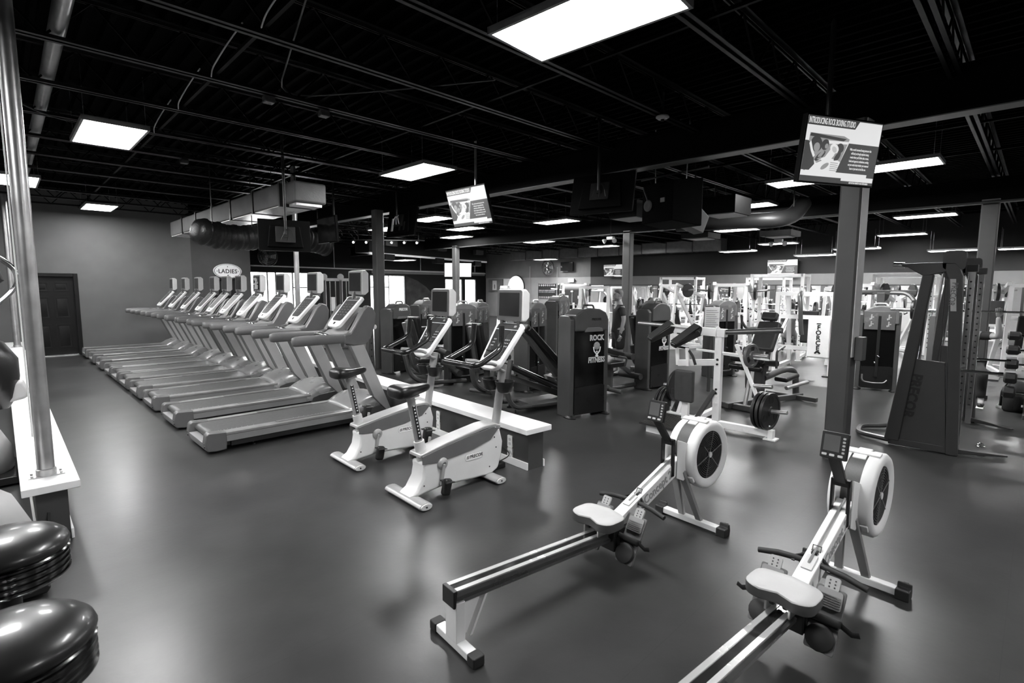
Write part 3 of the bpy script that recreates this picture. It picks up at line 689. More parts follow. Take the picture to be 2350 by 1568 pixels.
    for s in (-1, 1):
        o = text('beam_lettering', 'Concept 2' if s < 0 else 'Concept 2', mat('letter_grey', .33, .5), bm_, p0+d*.44+Vector((0, s*.0435, 0))+un*.0, d if s < 0 else -d, un, .088, .001, .002, .9, spacing=1.0)
    MB().tube([p0+d*.18+un*.065, p1+un*.058], .006, 6).build('chain', STEEL, t)
    MB().bar(p0+d*.14+un*.055, p0+d*.24+un*.055, .05, .012, un).build('chain_guide', OFFW, t)
    # handle resting on the hook
    H = Vector((1.43, 0, .385))
    MB().tube([(1.40, .26, .352), (1.41, .16, .372), (1.43, .06, .372), (1.435, 0, .372), (1.43, -.06, .372), (1.41, -.16, .372), (1.40, -.26, .352)], [.015, .016, .0155, .012, .0155, .016, .015], 12).build('handle', RUBBER, t, sharp=70)
    hb = MB()
    for s in (-1, 1): hb.bar((1.43, s*.085, .375), (1.475, s*.015, .405), .01, .016).bar((1.43, s*.03, .375), (1.475, s*.012, .405), .008, .014).bar((1.43, s*.085, .375), (1.41, s*.085, .36), .016, .012)
    hb.b2((1.455, -.014, .385), (1.50, .014, .42)).build('handle_bracket', BLACK, t)
    MB().tube([(1.48, -.02, .41), (1.5, -.02, .44), (1.5, .02, .44), (1.48, .02, .41)], .004, 6).build('chain_swivel', CHROME, t)
    # front legs and foot
    for s in (-1, 1):
        MB().bar((1.95, s*.03, .47), (2.16, s*.075, .035), .055, .03, (1, 0, .4), w2=.045).build('front_leg', LGREY if s > 0 else mat('leg_silver', .3, .4, metal=.3), t, bev=.004)
    MB().b2((2.125, -.235, .012), (2.185, .235, .055)).build('front_foot', ROWW, t, bev=.006)
    for s in (-1, 1):
        MB().prism([(2.115, 0), (2.195, 0), (2.2, .035), (2.19, .085), (2.172, .085), (2.165, .06), (2.115, .06)], s*.225, s*.295).build('wheel_foot', RUBBER, t, bev=.006)
        MB().disc((2.2, s*.26, .06), .022, .03, (0, 1, 0), 14).build('transport_wheel', BLACK, t)
    # side plates and flywheel cage
    F = Vector((2.215, 0, .555)); RR = .255
    for s in (-1, 1): MB().prism([(1.86, .44), (1.95, .40), (2.02, .44), (2.02, .66), (1.92, .70), (1.86, .72)], s*.045, s*.052).build('side_plate', ROWW, t, bev=.003)
    cage = MB()
    for s in (-1, 1):
        cage.lathe([(RR-.075, s*.100), (RR-.04, s*.118), (RR-.015, s*.112), (RR, s*.095), (RR, s*.045), (RR-.012, s*.045), (RR-.012, s*.09), (RR-.04, s*.10), (RR-.075, s*.09)], F, (0, 1, 0), 40, loop=True)
    cg = cage.build('flywheel_cage', ROWW, t, sharp=50)
    MB().lathe([(RR-.006, -.047), (RR-.006, .047), (RR-.02, .047), (RR-.02, -.047)], F, (0, 1, 0), 40, loop=True).build('perforated_band', mat('mesh_band', .09, .5, metal=.4, var=.1, scale=150), t)
    for s in (-1, 1):
        dk = MB().lathe([(.002, s*.085), (RR-.07, s*.085), (RR-.065, s*.096), (.002, s*.09)], F, (0, 1, 0), 36).build('side_screen', mat('fan_dark', .018, .5, spec=.2), t)
        rg = MB()
        for r in (.045, .06, .075, .09, .105, .12, .135, .15, .165): rg.ring(F+Vector((0, s*.098, 0)), r, r+.005, .006, (0, 1, 0), 32)
        rg.build('fan_rings', mat('fan_ring', .05, .4), dk, kind='stuff')
        sp = MB()
        for k in range(6):
            an = k*PI/3+.3; sp.bar(F+Vector((0, s*.1, 0)), F+Vector((.178*math.cos(an), s*.1, .178*math.sin(an))), .006, .006, (0, 1, 0))
        sp.build('fan_spokes', mat('fan_spoke', .16, .4), dk)
        MB().disc(F+Vector((0, s*.104, 0)), .022, .012, (0, 1, 0), 14).build('hub_cap', OFFW, dk)
        MB().prism([(F.x-.16, F.z+.1), (F.x-.10, F.z+.15), (F.x-.02, F.z+.06)], s*.104, s*.106).build('sticker', BLACK, dk)
    # cage ties
    for an in (100, 215, 330):
        c = Vector((math.cos(R(an)), 0, math.sin(R(an)))); MB().bar(F+c*(RR+.004)+Vector((0, -.1, 0)), F+c*(RR+.004)+Vector((0, .1, 0)), .05, .014, c).build('cage_tie', ROWW, t, bev=.004)
    MB().prism([(F.x-.1, .74), (F.x+.05, .74), (F.x+.05, .815), (F.x-.04, .815), (F.x-.1, .79)], -.035, .035).build('cage_bracket', ROWW, t, bev=.004)
    # monitor arm and monitor
    ar = MB()
    for s in (-1, 1): ar.b2((1.80, s*.035, .46), (1.835, s*.048, .73))
    ar.b2((1.80, -.048, .46), (1.835, .048, .50)).b2((1.80, -.048, .69), (1.835, .048, .73)).build('arm_bracket', BLACK, t, bev=.003)
    MB().bar((1.815, 0, .71), (1.66, 0, .90), .06, .022, (1, 0, 1)).build('monitor_arm', BLACK, t, bev=.004)
    ra = Vector((1.655, 0, .955)); tl = R(12)
    ux_ = Vector((math.sin(tl), 0, math.cos(tl))); nx = Vector((-math.cos(tl), 0, math.sin(tl))); Y = Vector((0, 1, 0))
    def pm(w_, h_, r_, cu_, cv, d0, d1): return MB().loft([[ra+ux_*v+Y*u+nx*d for u, v in rrect(w_, h_, r_, 3, cu_, cv)] for d in (d0, d1)])
    mo = pm(.13, .145, .008, 0, 0, -.028, 0).build('monitor', BLACK, t, bev=.004)
    pm(.078, .088, .003, .012, .012, .0, .002).build('monitor_lcd', mat('lcd_grey', .09, .3), mo)
    for k in range(5): pm(.013, .011, .003, -.046, .045-.019*k, 0, .004).build('monitor_key', LGREY, mo)
    for u in (-.035, .005, .042): pm(.024, .012, .003, u, -.052, 0, .004).build('monitor_key', OFFW, mo)
    return t
rw = make_rower(); rw.location = (1.517, 1.936, 0); rw.rotation_euler = (0, 0, R(-4.7)); rw['label'] = 'rowing machine wholly in view, nearer the exercise bikes'
dup(rw, (1.50, .82, 0), R(-3.4), 'rowing machine cut by the bottom edge of the picture, before the grey column', 'rowing machines')
# ================================================================== weight-stack machines
PADG = mat('grey_pad', .045, .4, var=.08)
def tower_parts(t, H=1.5, Wd=.6, front='logo', y0=0., x0=0.):
    """stack shroud: front faces -y, spans x0-Wd/2 .. x0+Wd/2"""
    hw = Wd/2
    for s in (-1, 1):
        x = x0+s*(hw-.03)
        MB().prism([(-.03, 0), (.27, 0), (.27, H-.16), (.22, H-.11), (.02, H-.11), (-.03, H-.16)], x-.035, x+.035, 'yz').build('side_pillar', TOWER, t, bev=.014, seg=3)
        MB().lathe([(.085, 0), (.085, .012), (.05, .03), (.04, .04)], (x, .02, 0), n=14, sc=(.8, 1.5)).build('foot_pad', BLACK, t)
    def arch(z0, dz, w_):
        return [(x0-w_, z0), (x0+w_, z0)]+[(x0+w_*math.cos(PI*k/10), z0+dz*math.sin(PI*k/10)**.75) for k in range(1, 10)]
    head = [(x0-hw+.07, H-.32), (x0+hw-.02, H-.32), (x0+hw-.02, H-.13), (x0+hw-.06, H-.06), (x0+hw-.16, H-.015), (x0, H), (x0-hw+.2, H-.02), (x0-hw+.07, H-.10)]
    MB().prism(head, -.045, .24).build('head_cover', MGREY if front == 'slot' else DGREY, t, bev=.02, seg=3)
    MB().b2((x0-hw+.06, -.03, .05), (x0+hw-.06, .23, H-.3)).build('shroud', GLOSS, t, bev=.02, seg=3)
    MB().prism([(x0-hw+.07, .04), (x0+hw-.06, .04), (x0+hw-.06, .42), (x0+hw-.10, .44), (x0-hw+.07, .42)], -.036, -.028).build('lower_panel', mat('lower_shroud', .010, .3), t)
    if front == 'slot':
        pl = MB().b2((x0-hw+.08, -.05, H-.42), (x0+hw-.08, -.03, H-.1)).build('exercise_placard', mat('placard_grey', .11, .25), t, bev=.004)
        pg = MB()
        random.seed(int(H*1000))
        for cx in (x0-.12, x0+.13):
            for cz in (H-.2, H-.32):
                pg.b2((cx-.01, -.053, cz-.04), (cx+.008, -.05, cz+.02)).b2((cx-.03, -.053, cz-.05), (cx-.012, -.05, cz-.02)).b2((cx+.012, -.053, cz-.01), (cx+.035, -.05, cz+.008)); pg.lathe([(.012, 0), (.012, .003), (0, .003)], (cx, -.05, cz+.034), (0, -1, 0), 8)
        pg.build('pictograms', mat('picto_grey', .4, .4), pl, kind='stuff')
        MB().b2((x0-.022, -.052, .25), (x0+.022, -.028, H-.18)).build('pin_slot', BLACK, t)
        MB().tube([(x0-hw+.1, -.05, .28), (x0-hw+.1, -.09, .16), (x0-.05, -.1, .14), (x0+.12, -.09, .15), (x0+.16, -.05, .2)], .014, 8, fillet=.06).build('lower_guard', TOWER, t)
        MB().tube([(x0, -.05, .62), (x0+.03, -.08, .6)], .012, 8).sphere((x0-.03, -.06, .5), .016).build('selector_pin', CHROME, t)
    MB().tube([(x0-.1, .02, H-.01), (x0-.08, .02, H+.035), (x0+.08, .02, H+.035), (x0+.1, .02, H-.01)], .016, 8, fillet=.03).build('top_handle', FOIL if front == 'slot' else DGREY, t)
    return t
def logo(t, x, y, z, s=1., letters=True):
    LG = mat('logo_grey', .55, .5)
    ob = text('logo_lettering', 'ROCK', LG, t, (x, y, z), (1, 0, 0), (0, 0, 1), .105*s, .001, .005, .85)
    text('logo_lettering', 'FITNESS', LG, t, (x, y, z-.31*s), (1, 0, 0), (0, 0, 1), .105*s, .001, .005, .8, shear=.05)
    MB().lathe([(.056*s, 0), (.054*s, .004), (.03*s, .008), (0, .009)], (x, y, z-.112*s), (0, -1, 0), 20).build('logo_globe', mat('logo_globe_grey', .3, .5, var=.3, scale=40), t)
    e = MB()
    for sx in (-1, 1):
        e.bar((x+sx*.062*s, y-.005, z-.125*s), (x+sx*.050*s, y-.005, z-.185*s), .004, .016*s, (1, 0, 0)); e.bar((x+sx*.052*s, y-.005, z-.18*s), (x+sx*.012*s, y-.005, z-.222*s), .004, .018*s, (1, 0, 0))
    e.lathe([(.013*s, 0), (.013*s, .004), (0, .004)], (x, y-.002, z-.192*s), (0, -1, 0), 10)
    e.prism([(x-.02*s, z-.212*s), (x+.02*s, z-.212*s), (x+.016*s, z-.24*s), (x+.03*s, z-.252*s), (x+.012*s, z-.268*s), (x-.012*s, z-.268*s), (x-.03*s, z-.252*s), (x-.016*s, z-.24*s)], y-.006, y)
    e.build('logo_emblem', mat('logo_white', .85, .5), t)
def pad(a, b, w_, th, up_=(0, 0, 1), mt=VINYL, name='pad', t=None, bev=.025):
    return MB().bar(a, b, w_, th, up_).build(name, mt, t, bev=bev, seg=3)
# --- leg press: the machine whose shroud reads ROCK FITNESS
t = thing('leg_press', 'leg press machine, its black shroud printed with a white figure holding a globe', 'weight machine', (5.80, 4.37, 0), R(-14))
tower_parts(t, 1.52, .66, 'logo')
logo(t, .12, -.034, 1.10, 1.0)
text('head_lettering', 'PRECOR', BLACK, t, (.1, -.048, 1.36), (1, 0, 0), (0, 0, 1), .05, .001, .001, .9)
MB().prism([(-.1, 1.19), (.22, 1.19), (.2, 1.235), (.14, 1.25), (-.05, 1.25), (-.09, 1.22)], -.052, -.03).build('name_plate', MGREY, t, bev=.003)
pad((-.62, .72, 1.22), (.0, .72, .60), .36, .09, (1, 0, 1), name='back_pad', t=t)
pad((-.66, .72, 1.24), (-.56, .72, 1.15), .30, .11, (1, 0, 1), name='head_pad', t=t)
MB().bar((-.66, .66, 1.17), (-.05, .66, .46), .09, .07, (1, 0, 1)).build('pad_frame', TOWER, t, bev=.01)
MB().disc((-.70, .62, 1.19), .035, .06, (0, 1, 0), 12).build('frame_end_cap', LGREY, t)
pad((.0, .72, .56), (.42, .72, .50), .4, .09, name='seat_pad', t=t)
for y in (.55, .98): MB().tube([(-.93, y, .79), (-.98, y, .56), (-1.0, y, .30), (-.88, y, .10), (-.2, y, .09), (.3, y, .09)], .036, 10, fillet=.16, sx=1.3).build('frame_tube', TOWER, t)
for y in (.60, .92): MB().bar((-.9, y, .72), (.0, y, .30), .05, .035).build('guide_rail', CHROME, t, bev=.006); MB().bar((-.9, y, .69), (.0, y, .25), .06, .03).build('rail_cover', BLACK, t)
MB().bar((-.98, .76, .56), (.25, .76, .10), .08, .09).build('main_spar', TOWER, t, bev=.01)
MB().prism([(-.15, .46), (.15, .5), (.3, .3), (.25, .12), (.05, .22)], .58, .9).build('carriage', TOWER, t, bev=.01)
MB().b2((-.6, .5, .09), (.1, 1.02, .12)).build('base_plate', DGREY, t, bev=.006)
for x, y in ((-.85, .55), (-.7, .98), (.1, .55)): MB().lathe([(.04, 0), (.04, .012), (.012, .02), (.012, .07)], (x, y, 0), n=10).build('levelling_foot', BLACK, t)
# --- generic seated machines with a stack tower
def seated_machine(label, loc, rz, H=1.5, front='slot', seat=(-.75, .35), back=True, arms='press', name='weight_machine', lg=False, mir=1):
    t = thing(name, label, 'weight machine', (loc[0], loc[1], 0), rz, 'weight-stack machines')
    tower_parts(t, H, .6, front)
    sx, sy = seat[0]*mir, seat[1]
    pad((sx-.2, sy, .5), (sx+.2, sy, .5), .36, .09, name='seat_pad', t=t)
    MB().bar((sx, sy, .06), (sx, sy, .46), .09, .07, (1, 0, 0)).build('seat_post', TOWER, t, bev=.01)
    MB().tube([(0, sy, .07), (sx+.3*mir, sy, .07), (sx-.1*mir, sy, .08), (sx-.34*mir, sy, .24), (sx-.42*mir, sy, .60)], .042, 10, fillet=.14, sx=1.2).build('frame_tube', TOWER, t)
    MB().tube([(sx-.05*mir, sy-.32, .06), (sx-.05*mir, sy+.32, .06)], .035, 10).build('cross_foot', TOWER, t)
    if back:
        pad((sx-.18*mir, sy, .60), (sx-.34*mir, sy, 1.22), .30, .10, (1, 0, 0), name='back_pad', t=t)
        MB().bar((sx-.24*mir, sy, .42), (sx-.43*mir, sy, 1.18), .08, .06, (1, 0, 0)).build('back_frame', TOWER, t, bev=.012)
    if arms == 'press':
        for s in (-1, 1):
            MB().tube([(sx+.45*mir, sy+s*.3, .95), (sx+.1*mir, sy+s*.34, .95), (sx-.02*mir, sy+s*.34, 1.1)], .028, 8, fillet=.08).build('press_arm', TOWER, t)
            MB().tube([(sx-.02*mir, sy+s*.34, 1.08), (sx-.05*mir, sy+s*.34, 1.24)], .022, 8).build('arm_grip', RUBBER, t)
    elif arms == 'leg':
        MB().bar((sx+.2*mir, sy, .48), (sx+.5*mir, sy, .3), .07, .07).build('lever_arm', TOWER, t, bev=.01)
        for z, x in ((.62, sx+.3*mir), (.25, sx+.52*mir)):
            MB().tube([(x, sy-.24, z), (x, sy+.24, z)], .055, 12).build('roller_pad', RUBBER, t)
        for s in (-1, 1): MB().tube([(sx+.1*mir, sy+s*.24, .48), (sx+.12*mir, sy+s*.26, .62), (sx-.08*mir, sy+s*.26, .66)], .018, 8, fillet=.05).build('side_handle', TOWER, t)
    return t
ta = seated_machine('weight machine with white lettering on its dark head, just right of the second column', (5.95, 9.38), R(14), 1.46, 'plain', (-.1, -.75), arms='press')
text('head_lettering', 'PRECOR', PAPER, ta, (.05, -.048, 1.33), (1, 0, 0), (0, 0, 1), .075, .001, .003, .9, shear=.15)
MB().prism([(-.13, 1.14), (.23, 1.14), (.2, 1.19), (-.1, 1.19)], -.05, -.03).build('name_plate', MGREY, ta, bev=.003)
seated_machine('dark weight tower half hidden behind the farther bike screen', (7.0, 9.9), R(14), 1.5, 'slot', (-.2, .9), arms='leg')
seated_machine('weight machine between the two bike screens, seat back slanting at its left', (6.15, 7.55), R(-20), 1.5, 'slot', (-.72, -.15), arms='leg')
seated_machine('weight tower with slot and placard just left of the nearer bike screen', (6.95, 7.95), R(20), 1.5, 'slot', (.1, 1.0), arms='press')
seated_machine('weight tower with slot and placard just right of the nearer bike screen', (6.62, 6.12), R(10), 1.54, 'slot', (-.85, .42), arms='leg')
seated_machine('weight tower behind and above the leg press shroud', (8.6, 7.2), R(12), 1.62, 'slot', (.1, .9), arms='press')
th = seated_machine('leg curl machine right of the standing man, emblem on its black shroud', (8.30, 4.72), R(-8), 1.53, 'logo', (-.95, .25), back=False, arms='leg')
logo(th, .12, -.034, 1.0, .9)
pad((-.8, .25, .66), (-1.25, .25, .78), .38, .09, name='chest_pad', t=th)
seated_machine('weight tower close behind the leg curl machine', (9.3, 5.32), R(-8), 1.55, 'slot', (.4, .62), arms='press')
seated_machine('weight tower with slot behind the white calf raise post', (10.35, 4.42), R(-22), 1.55, 'slot', (.7, .55), arms='press')
tk = seated_machine('pec fly machine right of the grey main column, black front with slot', (10.95, 1.95), R(-78), 1.5, 'slot', (.1, .85), arms='none')
for s in (-1, 1):
    MB().tube([(s*.1, .35, 1.72), (s*.38, .2, 1.72), (s*.52, .0, 1.5), (s*.5, -.12, 1.0)], .035, 8, fillet=.12).build('fly_arm', TOWER, tk)
    MB().tube([(s*.5, -.12, 1.02), (s*.48, -.14, .85)], .02, 8).build('arm_grip', CHROME, tk)
MB().b2((-.5, .3, 1.69), (.5, .38, 1.77)).build('top_beam', TOWER, tk, bev=.01)
MB().b2((-.06, .28, .05), (.06, .38, 1.72)).build('mast', TOWER, tk, bev=.01)
# ================================================================== white plate-loaded calf raise
t = thing('calf_raise_machine', 'white plate-loaded standing calf raise with dark shoulder pads', 'weight machine', (6.43, 2.8, 0), 0)
def wbar(nm, a, b, w_, h_, mt=WHITE, up_=(0, 0, 1), bv=.006): return MB().bar(a, b, w_, h_, up_).build(nm, mt, t, bev=bv)
wbar('base_beam', (0, -.67, .075), (0, .66, .075), .08, .08)
for y in (-.67, .66): MB().b2((-.07, y-.07, 0), (.07, y+.07, .02)).b2((-.045, y-.03, .015), (.045, y+.03, .12)).build('base_foot', WHITE, t, bev=.004)
wbar('main_post', (0, 0, .02), (0, 0, 1.28), .09, .075, up_=(1, 0, 0))
for z in (.1, .47, .52, .84, .9): MB().disc((-.045, 0, z), .014, .02, (1, 0, 0), 8).build('bolt', BLACK, t)
wbar('side_post', (.0, .52, .1), (.25, .48, .62), .05, .07, up_=(1, 0, 0))
wbar('rear_beam', (0, .3, .07), (.75, .35, .07), .07, .07)
wbar('rear_beam', (0, .56, .07), (.55, .7, .07), .06, .06)
wbar('pad_post', (-.28, .28, .02), (-.28, .28, .72), .085, .06, up_=(1, 0, 0))
pad((-.33, .28, .36), (-.33, .28, .77), .25, .07, (1, 0, 0), GVINYL, 'chest_pad', t)
wbar('diagonal_brace', (-.03, .02, .5), (-.12, .22, .1), .05, .06, DGREY, (1, 0, 0))
wbar('handle_arm', (0, .02, .86), (-.2, .45, .83), .06, .08)
wbar('handle_post', (-.2, .45, .80), (-.2, .47, 1.04), .04, .035, up_=(1, 0, 0)); wbar('handle_post', (-.2, .31, .80), (-.2, .33, 1.04), .04, .035, up_=(1, 0, 0))
MB().tube([(-.2, .31, 1.03), (-.2, .48, 1.04)], .014, 8).build('stop_bar', BLACK, t)
MB().tube([(-.2, .3, 1.0), (-.22, .24, .94), (-.22, .20, .83)], .017, 8, fillet=.03).build('hand_lever', RUBBER, t)
wbar('yoke_beam', (0, .78, 1.26), (0, -.08, 1.235), .10, .10)
wbar('yoke_plate', (-.02, .64, 1.3), (-.02, .30, 1.28), .16, .02)
for y, z in ((.68, 1.29), (.03, 1.24)): MB().disc((0, y, z), .075, .018, (0, 1, 0), 20).build('stop_collar', WHITE, t)
MB().tube([(0, .69, 1.29), (0, 1.17, 1.30)], .028, 12).build('weight_horn', STEEL, t); MB().tube([(0, .02, 1.24), (0, -.73, 1.31)], .034, 12).build('weight_horn', mat('dark_steel', .2, .3, metal=.8), t)
MB().tube([(-.02, .28, 1.235), (-.2, .2, 1.235)], .024, 10).build('pivot_pin', BLACK, t)
for bk_, tp in (((0, .27, 1.27), (-.33, .465, 1.06)), ((0, .64, 1.29), (-.25, .85, 1.10))):
    o = MB().bar(bk_, tp, .15, .13, (-.6, 0, 1), w2=.11, h2=.06).build('shoulder_pad', VINYL, t, bev=.02, seg=3)
    b_ = Vector(bk_); c_ = Vector(tp); MB().bar(b_*.97+c_*.03+Vector((-.045, .0, .064)), c_*.95+b_*.05+Vector((-.016, .0, .034)), .12, .01, (-.6, 0, 1)).build('pad_top', GVINYL, o, bev=.004)
MB().tube([(-.0, .30, 1.0), (0, -.25, .98)], .016, 8).tube([(0, -.05, .97), (0, -.6, .95)], .012, 8).build('link_rod', WHITE, t)
for s in (1, -1):
    a, b = ((0, -.21, 1.11), (0, -.64, .15)) if s > 0 else ((.1, .50, .62), (.05, .68, .12))
    wbar('lever', a, b, .035, .05, up_=(1, 0, 0))
# olympic plates on the levers: things of their own
def make_plate(R0=.22, grip=True, mt=IRON, th=.036, nm='weight_plate'):
    t = thing(nm, '', 'weight plate')
    mb = MB().lathe([(.027, -th*.7), (.055, -th*.7), (.06, -th*.35), (R0-.035, -th*.3), (R0-.03, -th/2), (R0-.004, -th/2), (R0, -th/2+.006), (R0, th/2-.006), (R0-.004, th/2), (R0-.03, th/2), (R0-.035, th*.3), (.06, th*.35), (.055, th*.7), (.027, th*.7)], (0, 0, 0), (0, 1, 0), 32)
    mb.build('disc', mt, t, sharp=45)
    if grip:
        for k in range(3):
            an = k*2*PI/3+PI/2; c = Vector((math.cos(an)*R0*.62, 0, math.sin(an)*R0*.62))
            MB().lathe([(.042, -th*.36), (.042, th*.36)], c, (0, 1, 0), 14, sc=(1.0, 1.0)).build('grip_hole', BLACK, t)
            MB().ring(c, .04, .048, th*.86, (0, 1, 0), 16).build('grip_rim', mt, t)
    return t
pg = make_plate(.145, True, mat('grey_plate', .12, .38, var=.1)); pg.location = (6.42, 2.40, .985); pg.rotation_euler = (0, 0, R(-12)); pg['label'] = 'small grey weight plate on the upper right peg of the calf raise'
MB().tube([(0, -.40, .985), (-.02, -.60, .995)], .024, 10).build('weight_peg', STEEL, t)
MB().tube([(0, -.42, .62), (-.02, -.66, .64)], .024, 10).build('weight_peg', STEEL, t)
MB().tube([(0, -.58, .335), (-.02, -.84, .36)], .024, 10).build('weight_peg', STEEL, t)
MB().tube([(.1, .55, .46), (.1, .8, .46)], .022, 10).tube([(.08, .66, .22), (.08, .95, .22)], .022, 10).build('weight_peg', STEEL, t)
pl = make_plate(.225); pl.location = (6.43, 2.16, .34); pl.rotation_euler = (0, 0, R(-8)); pl['label'] = 'black weight plate outermost on the lower right peg of the calf raise'; pl['group'] = 'plates on the calf raise'
dup(pl, (6.44, 2.213, .34), R(-8), 'black weight plate in the middle of the lower right peg stack of the calf raise')
dup(pl, (6.447, 2.266, .34), R(-8), 'black weight plate innermost of the lower right peg stack of the calf raise')
dup(pl, (6.5, 3.47, .22), R(-8), 'black weight plate outermost on the lower left peg of the calf raise')
dup(pl, (6.507, 3.523, .22), R(-8), 'black weight plate second on the lower left peg of the calf raise')
dup(pl, (6.515, 3.576, .22), R(-8), 'black weight plate third on the lower left peg of the calf raise')
dup(pl, (6.53, 3.40, .47), R(-8), 'black weight plate on the upper left peg of the calf raise, behind the chest pad')
pf = MB().b2((-.82, .14, .10), (-.14, .62, .125)).build('foot_platform', RUBBER, t, bev=.004)
rb = MB()
for k in range(14): rb.b2((-.81+.048*k, .15, .125), (-.79+.048*k, .61, .131))
rb.build('platform_ribs', RUBBER, pf, kind='stuff')
MB().b2((-.75, .2, 0), (-.70, .56, .10)).b2((-.3, .2, 0), (-.24, .56, .10)).build('platform_support', WHITE, t)
# ================================================================== grey leg extension
t = thing('leg_extension_machine', 'grey seated leg extension machine with headrest, right of the calf raise', 'weight machine', (8.3, 2.95, 0), R(-8))
pad((-.02, .0, .84), (.22, .0, 1.27), .34, .11, (1, 0, 0), GVINYL, 'back_pad', t, .035)
pad((.16, .0, 1.30), (.22, .0, 1.42), .24, .10, (1, 0, 0), GVINYL, 'head_rest', t, .03)
MB().bar((.14, 0, .5), (.3, 0, 1.4), .06, .07, (1, 0, 0)).build('back_post', TOWER, t, bev=.01)
pad((-.26, .0, .70), (.18, .0, .64), .40, .10, (0, 0, 1), VINYL, 'seat_pad', t, .035)
MB().bar((-.05, 0, .1), (.0, 0, .62), .14, .12, (1, 0, 0)).build('seat_post', TOWER, t, bev=.012)
for y in (-.26, .26):
    MB().tube([(-.05, y, .60), (-.06, y, .86), (.16, y, .92)], .018, 8, fillet=.05).build('side_handle', TOWER, t)
pad((-.42, -.26, .74), (-.42, .26, .74), .10, .10, name='knee_roller', t=t, bev=.04); pad((-.46, -.26, .62), (-.46, .26, .62), .09, .09, name='ankle_roller', t=t, bev=.04)
MB().bar((-.4, 0, .74), (-.35, 0, .3), .06, .07, (1, 0, 0)).build('lever_arm', TOWER, t, bev=.01)
MB().tube([(.0, -.05, .42), (.6, -.05, .50), (1.02, -.05, .46), (1.08, -.05, .03)], .05, 12, fillet=.22).build('curved_tube', TOWER, t)
pad((.05, -.28, .42), (.45, -.28, .46), .2, .07, name='side_pad', t=t)
MB().bar((-.75, .1, .06), (.95, -.2, .06), .07, .08).bar((-.62, -.35, .05), (-.62, .4, .05), .09, .08).bar((.8, -.5, .05), (.8, .3, .05), .08, .07).build('base_frame', TOWER, t, bev=.01)
MB().tube([(-.6, -.1, .07), (-.5, -.1, .45)], .03, 8).tube([(.1, -.35, .3), (.55, -.45, .36)], .03, 10).build('weight_horn', STEEL, t)
MB().bar((.36, .24, .62), (.62, .3, 1.02), .1, .06, (1, 0, 0)).build('arm_plate', TOWER, t, bev=.01)
# ================================================================== dual cable machine
t = thing('cable_machine', 'tall grey twin cable tower with dark vertical lettering, right of the main column', 'weight machine', (7.26, .5, 0), 0)
CM = mat('cable_grey', .052, .36, metal=.25, var=.06)
def cable_tower(dx, big=True):
    P = lambda x, y, z: (dx+x, y, z)
    o = MB().prism([(-.0, 0), (.115, 0), (.15, 1.0), (.17, 1.93), (.21, 2.04), (.3, 2.08), (.3, 2.02), (.24, 1.98), (.235, 1.0), (.115, .02)][:0] or [(.0, .0), (.105, .0), (.20, 1.9), (.24, 2.0), (.24, 2.07), (.16, 2.07), (.12, 2.02), (.09, 1.93)], dx-.05, dx+.05, 'yz').build('front_upright', CM, t, bev=.012)
    MB().prism([(.52, .06), (.66, .06), (.43, 1.95), (.33, 1.95)], dx-.05, dx+.05, 'yz').build('rear_upright', CM, t, bev=.012)
    MB().prism([(.12, 2.0), (.42, 1.93), (.56, 2.03), (.62, 2.04), (.62, 2.075), (.2, 2.08)], dx-.045, dx+.045, 'yz').build('top_beam', CM, t, bev=.01)
    MB().prism([(.105, .06), (.55, .06), (.45, 1.02), (.175, 1.0)], dx-.03, dx+.03, 'yz').build('stack_cover', mat('cover_grey', .042, .4, var=.06), t, bev=.004)
    MB().tube([P(0, .60, 2.055), P(0, .70, 2.06)], .035, 10).build('bar_hook', CHROME, t)
    for s in (-1, 1): MB().prism(rrect(.19, .2, .04, 4, .17, 2.10), dx+s*.03, dx+s*.045, 'yz').build('pulley_bracket', CM, t)
    MB().disc(P(0, .15, 2.11), .06, .04, (1, 0, 0), 18).build('pulley', BLACK, t)
    for y in (.27, .36): MB().tube([P(.0, y+.04, 1.0), P(0, y-.01, 1.98)], .012, 8).build('guide_rod', CHROME, t)
    MB().b2(P(-.02, .29, 1.0), P(.02, .34, 1.5)).build('top_weight_stem', CHROME, t)
    MB().tube([P(0, .24, 1.98), P(0, .22, 1.0)], .004, 5).build('cable', BLACK, t)
    return o
u1 = cable_tower(0)
sp = MB().prism([(.118, 1.56), (.166, 1.56), (.192, 1.90), (.144, 1.90)], -.056, -.05, 'yz').build('sign_plate', LGREY, t)
text('sign_lettering', 'PRECOR', MGREY, sp, (-.057, .157, 1.74), (0, .073, -1), (0, -1, -.073), .07, .001, .001, .95)
text('leg_lettering', 'PRECOR', INK, u1, (-.034, .435, .60), (0, .12, -1), (0, -1, -.12), .135, .001, .006, 1.0)
u2_ = cable_tower(2.0)
for z in (2.03,): MB().b2((0, .26, z-.03), (2.0, .34, z+.03)).build('cross_beam', CM, t, bev=.008)
for bx_ in (0, 2.): MB().bar((bx_, .05, .05), (bx_, .62, .05), .08, .08).build('base_frame', CM, t, bev=.008); MB().bar((bx_, .08, .05), (bx_+(.25 if bx_ == 0 else -.25), -.37, .03), .09, .06, w2=.06, h2=.02).build('front_foot', CM, t, bev=.008)
MB().tube([(0, .6, .05), (.1, .95, .05), (.5, 1.0, .05), (.75, .75, .05), (2, .6, .05)], .03, 8, fillet=.12).build('rear_base_loop', CM, t)
